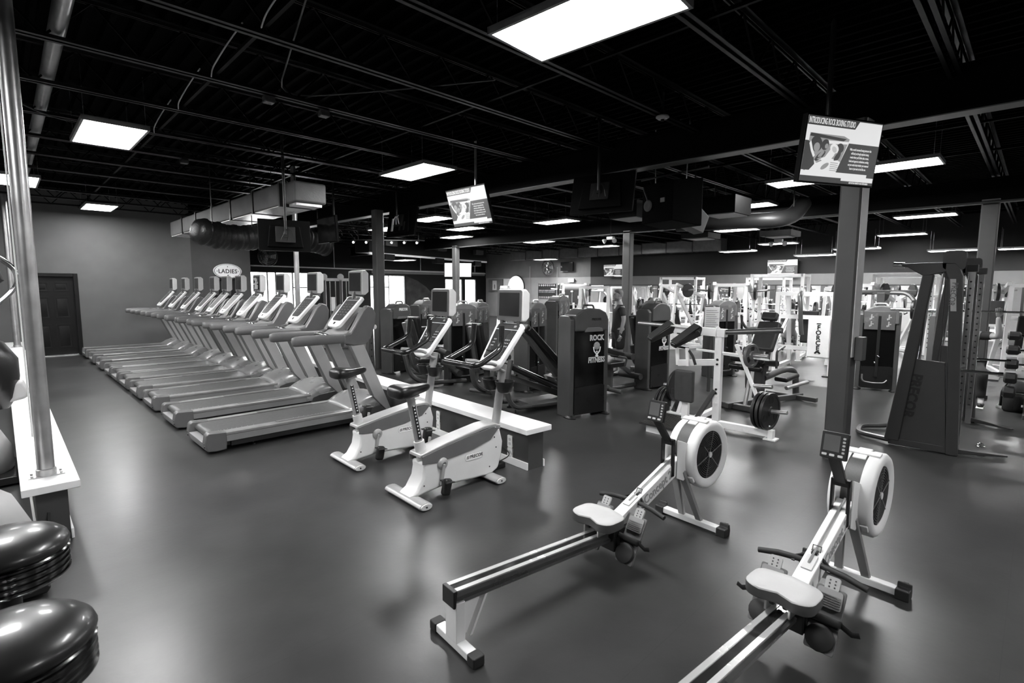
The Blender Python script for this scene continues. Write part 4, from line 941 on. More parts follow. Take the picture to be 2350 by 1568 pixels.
# perforated adjusting columns with carriages
for x in (.35, 1.65):
    c = MB().b2((x-.03, .02, .05), (x+.03, .08, 2.0)).build('adjuster_column', CHROME, t, bev=.004)
    h = MB()
    for k in range(22): h.disc((x-.031, .05, .3+.075*k), .010, .004, (1, 0, 0), 8)
    h.build('adjuster_holes', BLACK, c, kind='stuff')
    MB().b2((x-.05, .0, 1.98), (x+.05, .1, 2.06)).build('column_cap', CM, t, bev=.006)
for x, z in ((.0, .92), (2.0, .86)): 
    MB().tube([(x, .1, z), (x+.02, -.25, z+.005)], .014, 8).tube([(x+.02, -.25, z+.005), (x+.022, -.29, z+.005)], .02, 8).build('handle_rod', CHROME, t)
MB().tube([(.1, .1, .92), (.1, -.25, .92)], .012, 8).build('handle_rod', CHROME, t)
# carabiners lying at the foot of the machine
for x, y, lb in ((7.45, .33, 'chrome cable clip lying on the floor by the cable machine, nearer one'), (7.9, .36, 'chrome cable clip lying on the floor by the cable machine, farther one')):
    o = MB().tube([(-.08, -.02, .012), (-.04, -.035, .012), (.08, -.02, .012), (.1, 0, .012), (.08, .02, .012), (-.04, .035, .012), (-.08, .02, .012)], .008, 6, closed=True).build('cable_clip', CHROME)
    o.location = (x, y, 0); tag(o, lb, 'clip', 'clips by the cable machine')
# ================================================================== foreground left: stools, pipes, ellipticals
def make_stool():
    t = thing('bar_stool', '', 'stool', group='round counter stools')
    MB().lathe([(.0, .845), (.06, .843), (.12, .832), (.165, .812), (.188, .79), (.195, .772), (.19, .755), (.18, .75), (.0, .75)], n=40).build('seat_cushion', mat('stool_vinyl', .012, .33, var=.2, coat=.2), t, sharp=60)
    pr = [(.0, .752), (.188, .752), (.193, .747)]
    for k in range(4): z = .742-.024*k; pr += [(.184, z), (.184, z-.006), (.191, z-.010), (.191, z-.016), (.185, z-.019)]
    pr += [(.175, .638), (.0, .636)]
    MB().lathe(pr, n=48).build('ribbed_band', mat('dark_chrome', .12, .16, metal=1., var=.05, rvar=.04), t, sharp=30)
    MB().lathe([(.034, .02), (.034, .64)], n=16).build('pedestal', BLACK, t)
    MB().lathe([(.21, 0), (.21, .012), (.15, .03), (.05, .05), (.04, .08)], n=32).build('base', BLACK, t)
    MB().lathe([(.15, .25), (.165, .26), (.15, .27), (.14, .26)], n=28).build('foot_ring', CHROME, t)
    return t
s1 = make_stool(); s1.location = (-.045, 2.0, 0); s1['label'] = 'black round counter stool nearest the camera, cut by the bottom left corner'
dup(s1, (-.052, 2.77, 0), 0, 'black round counter stool behind the nearest one, before the low wall end')
def make_pipe(x, y, z0, z1, r, label, conduit=False):
    t = thing('pole', label, 'pole', (x, y, z0), 0, 'steel pipe poles')
    h = z1-z0
    MB().lathe([(r, .005), (r, h)], n=20).build('pipe', STEEL, t)
    MB().b2((-.10, -.055, 0), (.10, .055, .008)).lathe([(r+.008, .0), (r+.008, .05), (r, .055)], n=20).build('base_flange', STEEL, t)
    for sx in (-.08, .08):
        for sy in (-.035, .035): MB().lathe([(.008, .0), (.008, .02)], (sx, sy, 0), n=8).build('anchor_bolt', STEEL, t)
    MB().b2((-.09, -.09, h-.03), (.09, .09, h)).build('top_plate', BLACK, t)
    if conduit:
        MB().tube([(-r-.012, -.02, h-.02), (-r-.010, -.02, 1.9), (-r-.007, -.02, .6), (-r-.006, -.02, .3)], .005, 6).build('white_cable', WHITE, t)
    return t
make_pipe(.155, 4.98, .43, 4.0, .05, 'thick steel pipe pole standing on the end of the left low wall', True)
make_pipe(.215, 16.0, .43, 4.0, .06, 'thin far pipe pole on the left low wall, at the picture edge')
make_pipe(3.98, 9.75, .43, 4.0, .045, 'pipe pole rising behind the treadmills from the right low wall')
def make_elliptical(label, y, tall=True):
    t = thing('elliptical_trainer', label, 'elliptical trainer', (-.42, y, 0), 0, 'cardio machines behind the left low wall')
    t.location.x = -.42
    rings = []
    for z, w_, d in ((.02, .30, .30), (.12, .34, .34), (.30, .33, .36), (.46, .26, .30), (.55, .15, .2), (.58, .05, .08)):
        rings.append([(.06+w_*math.cos(2*PI*k/20), d*math.sin(2*PI*k/20), z) for k in range(20)])
    MB().loft(rings).build('foot_shroud', LGREY, t, sharp=60)
    MB().prism([(-.32, .02), (.42, .02), (.44, .05), (.40, .09), (-.32, .09)], -.38, .38).build('base_frame', BLACK, t, bev=.01)
    for z in (.2, .38): MB().disc((.27, -.22, z), .008, .02, (.7, -.7, 0), 8).build('screw', BLACK, t)
    if tall:
        MB().tube([(-.1, 0, .5), (-.05, 0, 1.0), (.05, 0, 1.3)], .07, 12).build('column', BLACK, t)
        rings = []
        for z, w_, d, cx in ((.66, .06, .08, .34), (.76, .16, .16, .30), (.95, .24, .24, .25), (1.12, .26, .27, .23), (1.28, .2, .24, .2), (1.36, .1, .14, .16)):
            rings.append([(cx+w_*math.cos(2*PI*k/16), d*math.sin(2*PI*k/16), z) for k in range(16)])
        MB().loft(rings).build('dark_cowl', VINYL, t, sharp=40)
        MB().prism([(.34, .70), (.52, .74), (.55, .80), (.50, .92), (.36, .88)], -.1, .1).build('side_wing', LGREY, t, bev=.03, seg=3)
    for s in (-1, 1):
        if not tall: continue
        MB().tube([(.1, s*.2, 1.3), (.2, s*.24, 1.5), (.42, s*.25, 1.66), (.53, s*.25, 1.80), (.53, s*.25, 1.95), (.42, s*.25, 2.06), (.3, s*.24, 2.1), (.25, s*.2, 2.0)], .016, 10, fillet=.08).build('chrome_handle', CHROME, t, sharp=70)
        MB().tube([(.25, s*.24, 1.72), (.42, s*.25, 1.86), (.38, s*.25, 1.98)], .028, 10).build('hand_grip', RUBBER, t)
    if tall:
        MB().prism([(.05, 1.3), (.25, 1.34), (.18, 1.62), (.06, 1.62)], -.2, .2).build('console', BLACK, t, bev=.02)
    else:
        MB().tube([(-.1, 0, .5), (-.2, 0, 1.0), (-.3, 0, 1.3)], .06, 12).build('column', BLACK, t)
        MB().prism([(-.5, 1.2), (-.3, 1.24), (-.36, 1.5), (-.48, 1.5)], -.2, .2).build('console', BLACK, t, bev=.02)
    MB().tube([(.3, .3, .03), (.38, .36, .02), (.44, .2, .015), (.46, .4, .03), (.48, .45, .2)], .008, 6, fillet=.08).build('power_cord', BLACK, t)
    return t
e1 = make_elliptical('grey-footed elliptical behind the left low wall, nearest the stools', 4.3, False); e1.location.x = -.34; e1.scale = (1, 1, 1.12)
e2 = make_elliptical('second elliptical behind the left low wall, dark cowl beside the thick pipe pole', 5.55, False); e2.location.x = -.80
el = make_elliptical('elliptical with chrome handles behind the left low wall, beyond the thick pipe pole', 6.75); el.location.x = -.40
dup(el, (-.62, 7.95, 0), 0, 'fourth elliptical behind the left low wall, mostly out of the picture')
# ================================================================== hanging screens
def make_tv(label, loc, yaw, tilt, w_, asp=1.7, content='boxing', pole=True, cat='screen', ztop=4.17, group='screens hung from the ceiling', back=False):
    t = thing('television', label, cat, loc, 0, group); t.rotation_euler = (0, R(tilt), R(yaw))
    h = w_/asp
    MB().b2((-.05, -w_/2-.015, -h/2-.015), (0, w_/2+.015, h/2+.015)).build('casing', mat('tv_black', .002, .5, spec=.08), t, bev=.006)
    MB().prism([(-w_*.36, -h*.42), (w_*.36, -h*.42), (w_*.30, h*.32), (-w_*.30, h*.32)], -.05, -.10, 'yz').build('rear_housing', mat('tv_back', .002, .6, spec=.06), t, bev=.015)
    S_ = lambda u, v: (-w_/2+u*w_, -h/2+v*h)
    def poly(nm, pts, m_, d, par): return MB().prism([S_(*p) for p in pts], .0005, d, 'yz').build(nm, m_, par)
    if content == 'boxing':
        sc = poly('screen', [(0, 0), (1, 0), (1, 1), (0, 1)], SCREENW, .002, t)
        poly('header_bar', [(0, .86), (.63, .86), (.68, .985), (1, .985), (1, 1), (0, 1)], SCREEND, .003, sc)
        text('screen_lettering', 'INTRODUCING ROCK BOXING STUDIO', SCREENW, sc, (.0042,)+S_(.318, .925), (0, 1, 0), (0, 0, 1), .082*w_, .0003, .0012, .415)
        poly('text_panel', [(.46, .17), (.9, .17), (.9, .12), (1, .12), (1, .64), (.58, .64)], SCREEND, .003, sc)
        for i, ln in enumerate(('With a world renowned boxing instructor that', 'will lead you through explosive boxing', "rounds where you'll deliver jabs, crosses,", 'hooks and uppercut combinations, working', 'out your entire body whether your seasoned', 'boxer or just want to look like one.')):
            text('screen_lettering', ln, SCREENW, sc, (.0042,)+S_(.755, .55-.06*i), (0, 1, 0), (0, 0, 1), .033*w_, .0003, .0004, .48)
        poly('footer_bar', [(0, 0), (1, 0), (1, .045), (.55, .045), (.55, .085), (0, .085)], SCREEND, .003, sc)
        text('screen_lettering', 'ask the front desk for more information', SCREENW, sc, (.0042,)+S_(.80, .025), (0, 1, 0), (0, 0, 1), .03*w_, .0003, .0005, .55)
        # the boxing photograph, built up as flat tones
        poly('picture_tone', [(.03, .16), (.46, .16), (.58, .7), (.5, .74), (.05, .74)], SCREENM, .0028, sc)
        def ell(cx, cy, rx, ry, rot=0.): return [(cx+rx*math.cos(2*PI*k/20)*math.cos(rot)-ry*math.sin(2*PI*k/20)*math.sin(rot), cy+rx*math.cos(2*PI*k/20)*math.sin(rot)+ry*math.sin(2*PI*k/20)*math.cos(rot)) for k in range(20)]
        dd = .0034
        for pts, m_ in (([(.05, .69), (.5, .66), (.54, .7), (.06, .74)], SCREEND), ([(.3, .60), (.56, .62), (.57, .66), (.3, .65)], SCREENW), ([(.05, .16), (.46, .16), (.5, .34), (.3, .4), (.1, .3)], SCREENW),
                        (ell(.47, .55, .05, .075), SCREEND), (ell(.15, .58, .075, .12, .1), SCREEND), (ell(.16, .53, .04, .07), SCREENM),
                        ([(.0, .17), (.10, .17), (.16, .27), (.13, .40), (.09, .56), (.04, .62), (.0, .62)], SCREEND), ([(.055, .58), (.075, .62), (.11, .5), (.15, .40), (.13, .37), (.09, .46)], SCREENW),
                        (ell(.265, .58, .048, .085, -.1), SCREEND), (ell(.285, .56, .022, .04, -.1), SCREENM), (ell(.22, .40, .035, .10, -.6), SCREEND), (ell(.23, .43, .02, .06, -.6), SCREENM),
                        ([(.24, .20), (.31, .27), (.40, .42), (.43, .54), (.36, .55), (.29, .40), (.21, .26)], SCREENW), (ell(.395, .535, .055, .075, .35), SCREENW), (ell(.395, .52, .03, .05, .35), glow('lit_screen_pale', .5, .05)),
                        (ell(.45, .41, .03, .085, -.35), SCREEND), (ell(.30, .25, .03, .07, -.7), SCREENM), ([(.37, .17), (.46, .17), (.5, .33), (.46, .36), (.38, .34)], SCREENW)):
            dd += .00006; poly('picture_tone', pts, m_, dd, sc)
        st = MB()
        for k in range(4): st.prism([S_(.16+.02*k, .3+.05*k), S_(.19+.02*k, .29+.05*k), S_(.25, .33+.045*k), S_(.235, .345+.045*k)], .0034, .0048, 'yz')
        for k in range(5): st.prism([S_(.37, .19+.03*k), S_(.47, .185+.03*k), S_(.475, .195+.03*k), S_(.37, .2+.03*k)], .0034, .0049, 'yz')
        st.build('picture_stripes', SCREENM, sc, kind='stuff')
    elif content == 'white':
        poly('screen', [(.01, .01), (.99, .01), (.99, .99), (.01, .99)], glow('lit_screen_bright', 1.1, .1), .002, t)
    else:
        MB().b2((0, -w_/2+.01, -h/2+.015), (.002, w_/2-.01, h/2-.01)).build('screen', GLASSD, t)
        MB().b2((0, -w_/2, -h/2-.01), (.004, -w_/2+w_*.6, -h/2)).build('silver_strip', FOIL, t)
    if not pole: MB().b2((-.2, -.1, -.1), (-.05, .1, .1)).build('wall_bracket', BLACK, t)
    if pole:
        MB().b2((-.14, -.14, -.12), (-.10, .14, .12)).build('wall_bracket', BLACK, t, bev=.004)
        # drop pole is vertical in world space: undo the tilt
        up_ = Matrix.Rotation(-R(tilt), 3, 'Y') @ Vector((0, 0, 1)); p = Vector((-.16, 0, 0)); L = ztop-loc[2]
        MB().tube([p, p+up_*L], .022, 10).build('drop_pole', STEEL if 'above the bikes' in label else BLACK, t)
        MB().bar(p+Vector((.05, 0, 0)), p, .06, .08).build('mount_arm', BLACK, t)
        cb = MB()
        for k in range(3): cb.tube([p+Vector((0, .03*k-.03, .1)), p+Vector((-.06, .06*k-.1, .02)), p+Vector((-.02, .1*k-.12, -.1))], .005, 5, fillet=.05)
        cb.build('tv_cables', WHITE if back else BLACK, t)
    if back:
        bb = MB()
        for y in (-w_*.2, -w_*.05): bb.b2((-.115, y-.02, -h*.34), (-.1, y+.02, -h*.05))
        bb.b2((-.11, w_*.12, -h*.2), (-.1, w_*.16, h*.05)); bb.build('rear_ports', BLACK, t)
        MB().b2((-.112, w_*.2, -h*.35), (-.1, w_*.26, h*.1)).build('rear_label', OFFW, t)
    return t
make_tv('big hanging screen with boxing studio advert, in front of the main column', (5.4, 1.337, 3.0), -116.4, 7.1, .855, 1.6, ztop=4.16)
make_tv('smaller hanging screen with boxing studio advert, above the bikes', (5.55, 6.65, 3.10), 180.5, 17.8, .95, 1.6)
make_tv('dark switched-off screen hung left of the second column', (4.6, 9.79, 2.886), 179, 3.5, .8, 1.7, 'off', ztop=4.17)
make_tv('television seen from behind with white cables, right of the second column', (6.15, 9.5, 3.15), 3, 10, .95, 1.6, 'off', back=True)
make_tv('large black television seen from behind, behind the pipe pole', (3.24, 8.35, 2.585), 75, 4, .72, 1.6, 'off', ztop=4.17)
make_tv('black television seen from behind, close under the main beam', (6.25, 4.5, 3.12), 12, 12, .92, 1.7, 'off')
make_tv('television on the far wall left of the third column, boxing advert lit', (21.75, 14.97, 2.62), 180, 6, 1.08, 1.75, pole=False, group='screens on the far wall')
make_tv('television on the far wall left of the main column, boxing advert lit', (21.75, 7.14, 2.58), 178, 6, 1.1, 1.75, pole=False, group='screens on the far wall')
make_tv('bright white screen tilted down behind the fifth column', (13.6, 17.0, 2.5), -125, 16, 1.12, 1.9, 'white', ztop=4.17)
make_tv('small black screen on the far wall beside the round fan', (21.77, 17.95, 2.9), 180, 0, .82, 1.75, 'off', pole=False)
# ================================================================== loudspeaker
t = thing('loudspeaker', 'big black angular loudspeaker hung on chains under the ceiling', 'loudspeaker', (7.15, 3.95, 2.72), R(-15))
MB().prism([(-.14, 0), (.14, 0), (.32, .35), (.32, .40), (-.32, .40), (-.32, .1)], -.33, .33, 'xy').prism([], 0, 0) if False else None
MB().loft([[(x, y, z) for x, y in ((-.18, -.33), (.25, -.33), (.25, .30), (-.10, .33), (-.28, .15))] for z in (0, .0)]) if False else None
bx = MB().loft([[(x, y, z+dz*x) for x, y in ((-.26, -.30), (.28, -.36), (.28, .36), (-.26, .30))] for z, dz in ((.0, -.1), (.62, .12))])
bx.build('cabinet', mat('speaker_black', .003, .8, spec=.05, bump=.2, scale=20), t, bev=.012)
MB().lathe([(.07, 0), (.085, .01), (.06, .02), (.03, .012)], (-.27, .16, .28), (-1, 0, 0), 18).tube([(-.28, .16, .34), (-.3, .22, .5), (-.28, .26, .56)], .01, 6).build('cable_coil', RUBBER, t)
MB().b2((-.275, -.16, .3), (-.262, -.08, .36)).build('connector_plate', MGREY, t)
for y in (-.3, .3): MB().tube([(0, y, .62), (0, y*1.1, 1.45)], .008, 6).build('hanging_chain', STEEL, t)
MB().tube([(-.1, .5, .72), (.1, -.6, .74)], .014, 8).build('rigging_bar', DGREY, t)
t = thing('corner_speaker', 'small grey wedge box showing right of the black loudspeaker', 'loudspeaker', (8.1, 3.98, 2.80), R(-30))
MB().prism([(-.2, 0), (.12, -.12), (.22, .14), (.05, .3), (-.2, .26)], -.0, .26).build('cabinet', MGREY, t, bev=.01)
MB().b2((-.205, -.12, .03), (-.195, .12, .22)).build('grille', BLACK, t); MB().tube([(0, .1, .28), (0, .1, 1.37)], .01, 6).build('hanging_rod', BLACK, t)
# ================================================================== ducts
WP = mat('duct_reflection_white', .85, .3, metal=0, var=.04)  # white paint stands for light reflected off the duct undersides
t = thing('rectangular_duct', 'large wrapped rectangular air duct with pale underside above the treadmills', 'duct', (3.34, 8.75, 3.1), 0)
for k in range(6):
    y0 = k*1.25; o = MB().b2((0, y0+.03, .005), (.56, y0+1.22, .37)).build('duct_section', DUCT, t, bev=.03)
    MB().b2((.012, y0+.06, -.004), (.548, y0+1.19, .006)).build('underside_panel', WP, o)
    MB().b2((-.012, y0-.03, -.012), (.572, y0+.03, .382)).build('duct_strap', BLACK, t)
MB().b2((.06, -.42, .03), (.60, -.02, .36)).build('duct_end_box', DUCT, t, bev=.04, seg=3)
MB().b2((.12, -.36, -.01), (.54, -.08, .04)).build('air_grille', FOIL, t)
for x in (.1, .5): MB().tube([(x, .6, .37), (x, .6, 1.06)], .006, 5).build('hanger_rod', BLACK, t)
# round flexible duct
pts = []; rr = []
for k in range(84):
    u = k/59; pts.append((2.42+1.95*u, 10.06+.7*u, 2.75-.08*math.sin(u*5))); rr.append(.22+.014*math.sin(k*1.9)+.012*math.sin(k*.7)-(.12 if k < 1 else .05 if k < 2 else .02 if k < 3 else 0))
fd_ = tag(MB().tube(pts, rr, 18).build('flexible_duct', mat('flex_black', .007, .4, var=.2, scale=5, bump=.5), sharp=70), 'black wrinkled flexible round duct above the oval sign', 'duct')
for k in (8, 30, 75): MB().tube([(pts[k][0], pts[k][1]-.12, 2.75), (pts[k][0], pts[k][1]-.12, 4.17)], .008, 5).build('hanger_strap', BLACK, fd_)
t = thing('black_soffit', 'long black boxed duct with white lower edge before the rear windows', 'duct', (9.5, 16.9, 3.0), R(15))
MB().b2((0, 0, .02), (7.6, .7, .62)).build('duct_box', BLKMETAL, t, bev=.02)
MB().b2((0, -.03, -.04), (7.6, .04, .03)).build('lower_edge', WP, t)  # white strip paints light reflected along the lower edge
for x in (.6, 3.6, 6.4): MB().prism([(x, .1), (x+.7, .1), (x+.6, -.1), (x+.1, -.1)], -.22, 0, 'xy').build('air_outlet', BLKMETAL, t); MB().b2((x+.05, -.2, .3), (x+.65, -.02, .5)).build('outlet_grille', DGREY, t)
t = thing('wall_duct', 'grey sectioned rectangular duct along the top of the far wall', 'duct', (21.3, 9.4, 3.34), 0)
for k in range(10):
    MB().b2((0, k*1.24+.02, 0), (.5, k*1.24+1.22, .48)).build('duct_section', mat('duct_grey', .16, .4, metal=.3, var=.15), t, bev=.015); MB().b2((-.02, k*1.24-.02, -.02), (.52, k*1.24+.02, .5)).build('duct_flange', DGREY, t)
t = thing('round_duct', 'grey round duct with elbow below the ceiling, right of the loudspeaker', 'duct', (10.6, 3.4, 2.98), 0)
MB().tube([(-.5, 2.0, .12), (-.3, 1.2, .12), (0, .3, .1), (.5, .1, .2), (.9, .05, .5)], .15, 18, fillet=.4).build('duct_pipe', mat('round_duct_grey', .03, .4, metal=.3, var=.15), t, sharp=60)
for x, y in ((-.32, 1.3), (.5, .1)): MB().tube([(x, y, .2), (x, y, 1.19)], .012, 6).build('hanger_strap', BLACK, t)
for x, y in ((-.45, 1.5), (.15, .2)):
    MB().b2((x-.28, y-.28, -.2), (x+.28, y+.28, -.10)).build('diffuser_box', BLKMETAL, t); MB().b2((x-.2, y-.2, -.215), (x+.2, y+.2, -.198)).build('diffuser_plate', LGREY, t)
t = thing('supply_diffuser_run', 'pale square air diffusers under the black television seen from behind', 'duct', (8.6, 5.6, 3.1), 0)
for k in range(3):
    MB().b2((k*.35-.2, -k*.75-.3, 0), (k*.35+.5, -k*.75+.3, .3)).build('diffuser_box', BLKMETAL, t); MB().b2((k*.35-.15, -k*.75-.26, -.012), (k*.35+.45, -k*.75+.26, .004)).build('diffuser_plate', LGREY, t)
# ================================================================== small ceiling fittings
t = thing('ceiling_disc', 'round pale sprinkler plate under the ceiling above the loudspeaker', 'sprinkler', (5.51, 3.17, 3.70), 0)
MB().lathe([(.0, 0), (.05, .0), (.075, .02), (.07, .035), (0, .04)], n=20).build('cover_plate', LGREY, t); MB().lathe([(.02, -.02), (.02, .0), (0, .001)], n=12).build('sensor', BLACK, t); MB().tube([(0, 0, .03), (0, 0, .3)], .012, 6).build('stem', BLACK, t)
for i, (x, y, lb) in enumerate(((2.14, 5.78, 'small junction box on the ceiling joist, left of the pair'), (2.74, 5.8, 'small junction box on the ceiling joist, right of the pair'), (2.2, 9.5, 'small junction box on the joist beside the left ceiling lamp'))):
    t = thing('junction_box', lb, 'junction box', (x, y, 3.70), 0, 'boxes on the joists'); MB().b2((-.05, -.05, 0), (.05, .05, .06)).build('box', DGREY, t, bev=.004); MB().b2((-.045, -.045, -.006), (.045, .045, .001)).build('cover', MGREY, t)
for i, (y0, y1) in enumerate(((3.3, 4.3), (4.7, 5.6), (5.95, 6.85), (7.15, 8.1))):
    tag(MB().tube([(1.56, y0, 3.92), (1.53, y0+(y1-y0)*.4, 3.84), (1.52, y0+(y1-y0)*.8, 3.76), (1.56, y1, 3.75)], .006, 6, fillet=.3).build('ceiling_cable', LGREY), 'white cable sagging between the %s pair of joists, counted from the camera' % ORD[i], 'cable', 'white cables over the aisle')
tag(MB().tube([(.1, 7.6, 3.78), (.5, 7.9, 3.68), (.9, 7.95, 3.66)], .008, 6, fillet=.3).build('lamp_cord', DGREY), 'thin cord running from the thick pipe pole to the left ceiling lamp', 'cable')
tag(MB().tube([(.48, 4.4, 3.86), (.5, 9, 3.86), (.5, 14, 3.86)], .06, 10).build('ceiling_pipe', STEEL), 'steel pipe running above the joists at the upper left', 'pipe')
tag(MB().tube([(1.45, 2.9, 3.83), (2.3, 6.0, 3.83), (3.0, 4.9, 3.81), (3.6, 3.9, 3.81)], .007, 6, fillet=.6).build('ceiling_wire', DGREY), 'dark wire looping across the ceiling joists', 'cable')
for i, (a, b, lb) in enumerate((((6.9, 24.655, 2.73), (21.9, 24.655, 2.64), 'white sprinkler pipe along the rear window wall'), ((12.3, 5.0, 3.285), (12.3, -1, 3.285), 'thin pipe along the second beam'), ((21.97, 20.84, 0), (21.97, 20.84, 3.0), 'vertical conduit on the far wall left of the banner'), ((21.97, 18.78, 0), (21.97, 18.78, 2.9), 'vertical conduit on the far wall under the round fan'))):
    tag(MB().tube([a, b], .03 if i == 0 else .02, 8).build('conduit', WHITE if i == 0 else LGREY if i > 1 else DGREY), lb, 'pipe')
hh = thing('pipe_hangers', 'hanging rods of the sprinkler pipe on the rear wall', 'pipe', (0, 24.6, 2.7), 0)
for x in (11.9, 14.6, 17.0, 21.0): MB().tube([(x, 0, 0), (x, 0, 1.48)], .018, 6).build('hanger_rod', WHITE, hh)
def spots(x, y, z, lb):
    t = thing('emergency_light', lb, 'emergency light', (x, y, z), 0, 'twin emergency lamps')
    MB().b2((-.06, -.10, 0), (.06, .10, .08)).build('housing', OFFW, t, bev=.01)
    for s in (-1, 1): MB().lathe([(.02, 0), (.06, .06), (.065, .1), (0, .105)], (-.02, s*.13, .0), (-.6, s*.5, -.5), 14).build('lamp_head', OFFW, t)
    MB().tube([(0, 0, .08), (0, 0, 4.17-z)], .008, 6).build('stem', BLACK, t)
spots(15, 5.05, 3.02, 'twin head emergency lamp below the ceiling, above the far wall screen')
spots(12.2, 8.5, 3.12, 'twin head emergency lamp beside the third column head')
t = thing('track_lights', 'row of small bright spot lamps beneath the beam near the second column', 'spot lamps', (9.5, 15.6, 3.35), R(-40))
MB().b2((-1.2, -.02, 0), (1.2, .02, .03)).build('track', BLACK, t)
for x in (-1, 1): MB().tube([(x, 0, 0), (x, 0, .82)], .01, 6).build('stem', BLACK, t)
for k in range(6): MB().lathe([(.03, 0), (.05, .08), (0, .085)], (-1.1+.42*k, 0, -.02), (-.5, -.6, -.4), 10).build('spot_head', BLACK, t); MB().sphere((-1.1+.42*k-.05, -.06, -.07), .035, 10, 6).build('spot_bulb', SPOTM, t)
# ================================================================== wall things
t = thing('ladies_sign', 'oval pale sign with dark lettering on the wall above the far treadmills', 'sign', (5.80, 20.18, 2.33), 0)
MB().lathe([(.46, 0), (.46, .015), (.44, .03), (0, .03)], (0, 0, 0), (0, -1, 0), 40, sc=(1, .56)).build('board', mat('sign_cream', .85, .5, var=.05), t)
MB().loft([[(.43*math.cos(2*PI*k/40)*s, -.031-d, .235*math.sin(2*PI*k/40)*s) for k in range(40)] for s, d in ((1, 0), (1, .006), (.965, .006), (.965, 0))], False, True).build('border', INK, t)
text('sign_lettering', '·LADIES·', INK, t, (0, -.034, -.01), (1, 0, 0), (0, 0, 1), .2, .003, .004, .92, spacing=1.08)
for z, s in ((.155, .5), (-.165, 1)): MB().prism([(0, z-.05*s), (.03*s, z), (0, z+.05*s), (-.03*s, z)], -.034, -.03).build('ornament', INK, t)
def fan(label, loc, rz, r, wall=True):
    t = thing('wall_fan', label, 'fan', loc, rz, 'round wall fans')
    g = MB()
    for rr_ in (r, r*.8, r*.6, r*.4, r*.2):
        for y in (-.09, .09): g.ring((0, y*(1 if rr_ < r else .3), 0), rr_-.006, rr_+.006, .012, (0, 1, 0), 32)
    for k in range(24):
        an = 2*PI*k/24; c, s = math.cos(an), math.sin(an)
        g.tube([(c*.05, -.1, s*.05), (c*r*.8, -.09, s*r*.8), (c*r, -.02, s*r)], .004, 4); g.tube([(c*.05, .1, s*.05), (c*r*.8, .09, s*r*.8), (c*r, .02, s*r)], .004, 4)
    g.build('guard', CHROME, t, kind='stuff')
    for k in range(3):
        an = 2*PI*k/3; u = Vector((math.cos(an), 0, math.sin(an))); v = Vector((-math.sin(an), 0, math.cos(an)))
        MB().loft([[u*.06*1+v*.04+Vector((0, -.02, 0)), u*.06-v*.04+Vector((0, .02, 0)), u*.06-v*.04+Vector((0, .024, 0)), u*.06+v*.04+Vector((0, -.016, 0))], [u*r*.85+v*r*.3+Vector((0, -.05, 0)), u*r*.85-v*r*.22+Vector((0, .05, 0)), u*r*.85-v*r*.22+Vector((0, .054, 0)), u*r*.85+v*r*.3+Vector((0, -.046, 0))]]).build('blade', mat('fan_blade', .35, .35, metal=.5), t)
    MB().lathe([(.07, -.1), (.08, 0), (.07, .14), (0, .15)], (0, 0, 0), (0, 1, 0), 16).build('motor', DGREY, t)
    MB().tube([(0, .14, 0), (0, .3, -.05), (0, .42, -.05)], .03, 8).build('bracket', DGREY, t)
    return t
fan('round wall fan above the rear windows left of the pipe pole', (8.62, 24.2, 3.12), 0, .42)
fan('round wall fan on the far wall beside the small black screen', (21.45, 19.0, 2.86), R(-90), .42)
t = thing('exit_sign', 'lit white exit sign with arrow above the double door', 'sign', (21.93, 17.75, 2.17), R(-90))
MB().b2((-.2, -.03, -.1), (.2, .03, .1)).build('housing', OFFW, t, bev=.008); MB().b2((-.19, -.034, -.09), (.19, -.029, .09)).build('face', glow('exit_glow', 1.1, .5), t)
text('sign_lettering', 'EXIT', LGREY, t, (-.03, -.036, 0), (1, 0, 0), (0, 0, 1), .16, .001, .002, .85)
MB().prism([(.2, -.11), (.2, .11), (.29, 0)], -.02, .02).build('arrow_tip', BLACK, t)
# double door on the far wall
d = struct(MB().b2((21.95, 16.86, 0), (22.02, 18.5, 1.66)).build('door_3', mat('double_door', .05, .45)))
MB().b2((21.92, 16.78, 0), (22.0, 16.86, 1.74)).b2((21.92, 18.5, 0), (22.0, 18.58, 1.74)).b2((21.92, 16.78, 1.66), (22.0, 18.58, 1.74)).build('door_frame', MGREY, d)
MB().b2((21.93, 17.66, 0), (21.95, 17.70, 1.66)).build('centre_strip', LGREY, d)
MB().tube([(21.9, 18.35, .95), (21.9, 17.78, .95)], .025, 8).build('push_bar', WHITE, d)
for y in (17.2, 18.05): MB().b2((21.94, y-.11, 1.2), (21.95, y+.11, 1.36)).build('paper_notice', PAPER, d)
MB().b2((21.9, 17.62, 1.55), (21.95, 17.76, 1.62)).build('door_closer', WHITE, d)
# banner (unreadable pale writing kept as pale marks)
t = thing('banner', 'dark cloth banner with rows of pale letters hung on the far wall', 'banner', (21.975, 19.5, 1.58), R(-90))
rings = []
for k in range(9):
    z = -.40+.1*k; rings.append([(x, -.02-.02*math.sin(x*9+k*.4), z+.03*abs(x)*(1 if z > 0 else -.3)) for x in [-.66+.11*i for i in range(13)]]+[(x, .0-.02*math.sin(x*9+k*.4), z) for x in [.66-.11*i for i in range(13)]])
MB().loft(rings).build('cloth', mat('banner_dark', .035, .8), t)
bl = MB(); random.seed(11)
for z, n_, s in ((.33, 8, .055), (.04, 12, .035), (-.05, 11, .03), (-.34, 9, .05)):
    for k in range(n_):
        x = -.55+1.1*k/(n_-1); bl.ring((x, -.05, z), s*.45, s*random.uniform(.8, 1.05), .01, (0, 1, 0), 8)
bl.build('pale_marks', PAPER, t, kind='stuff')
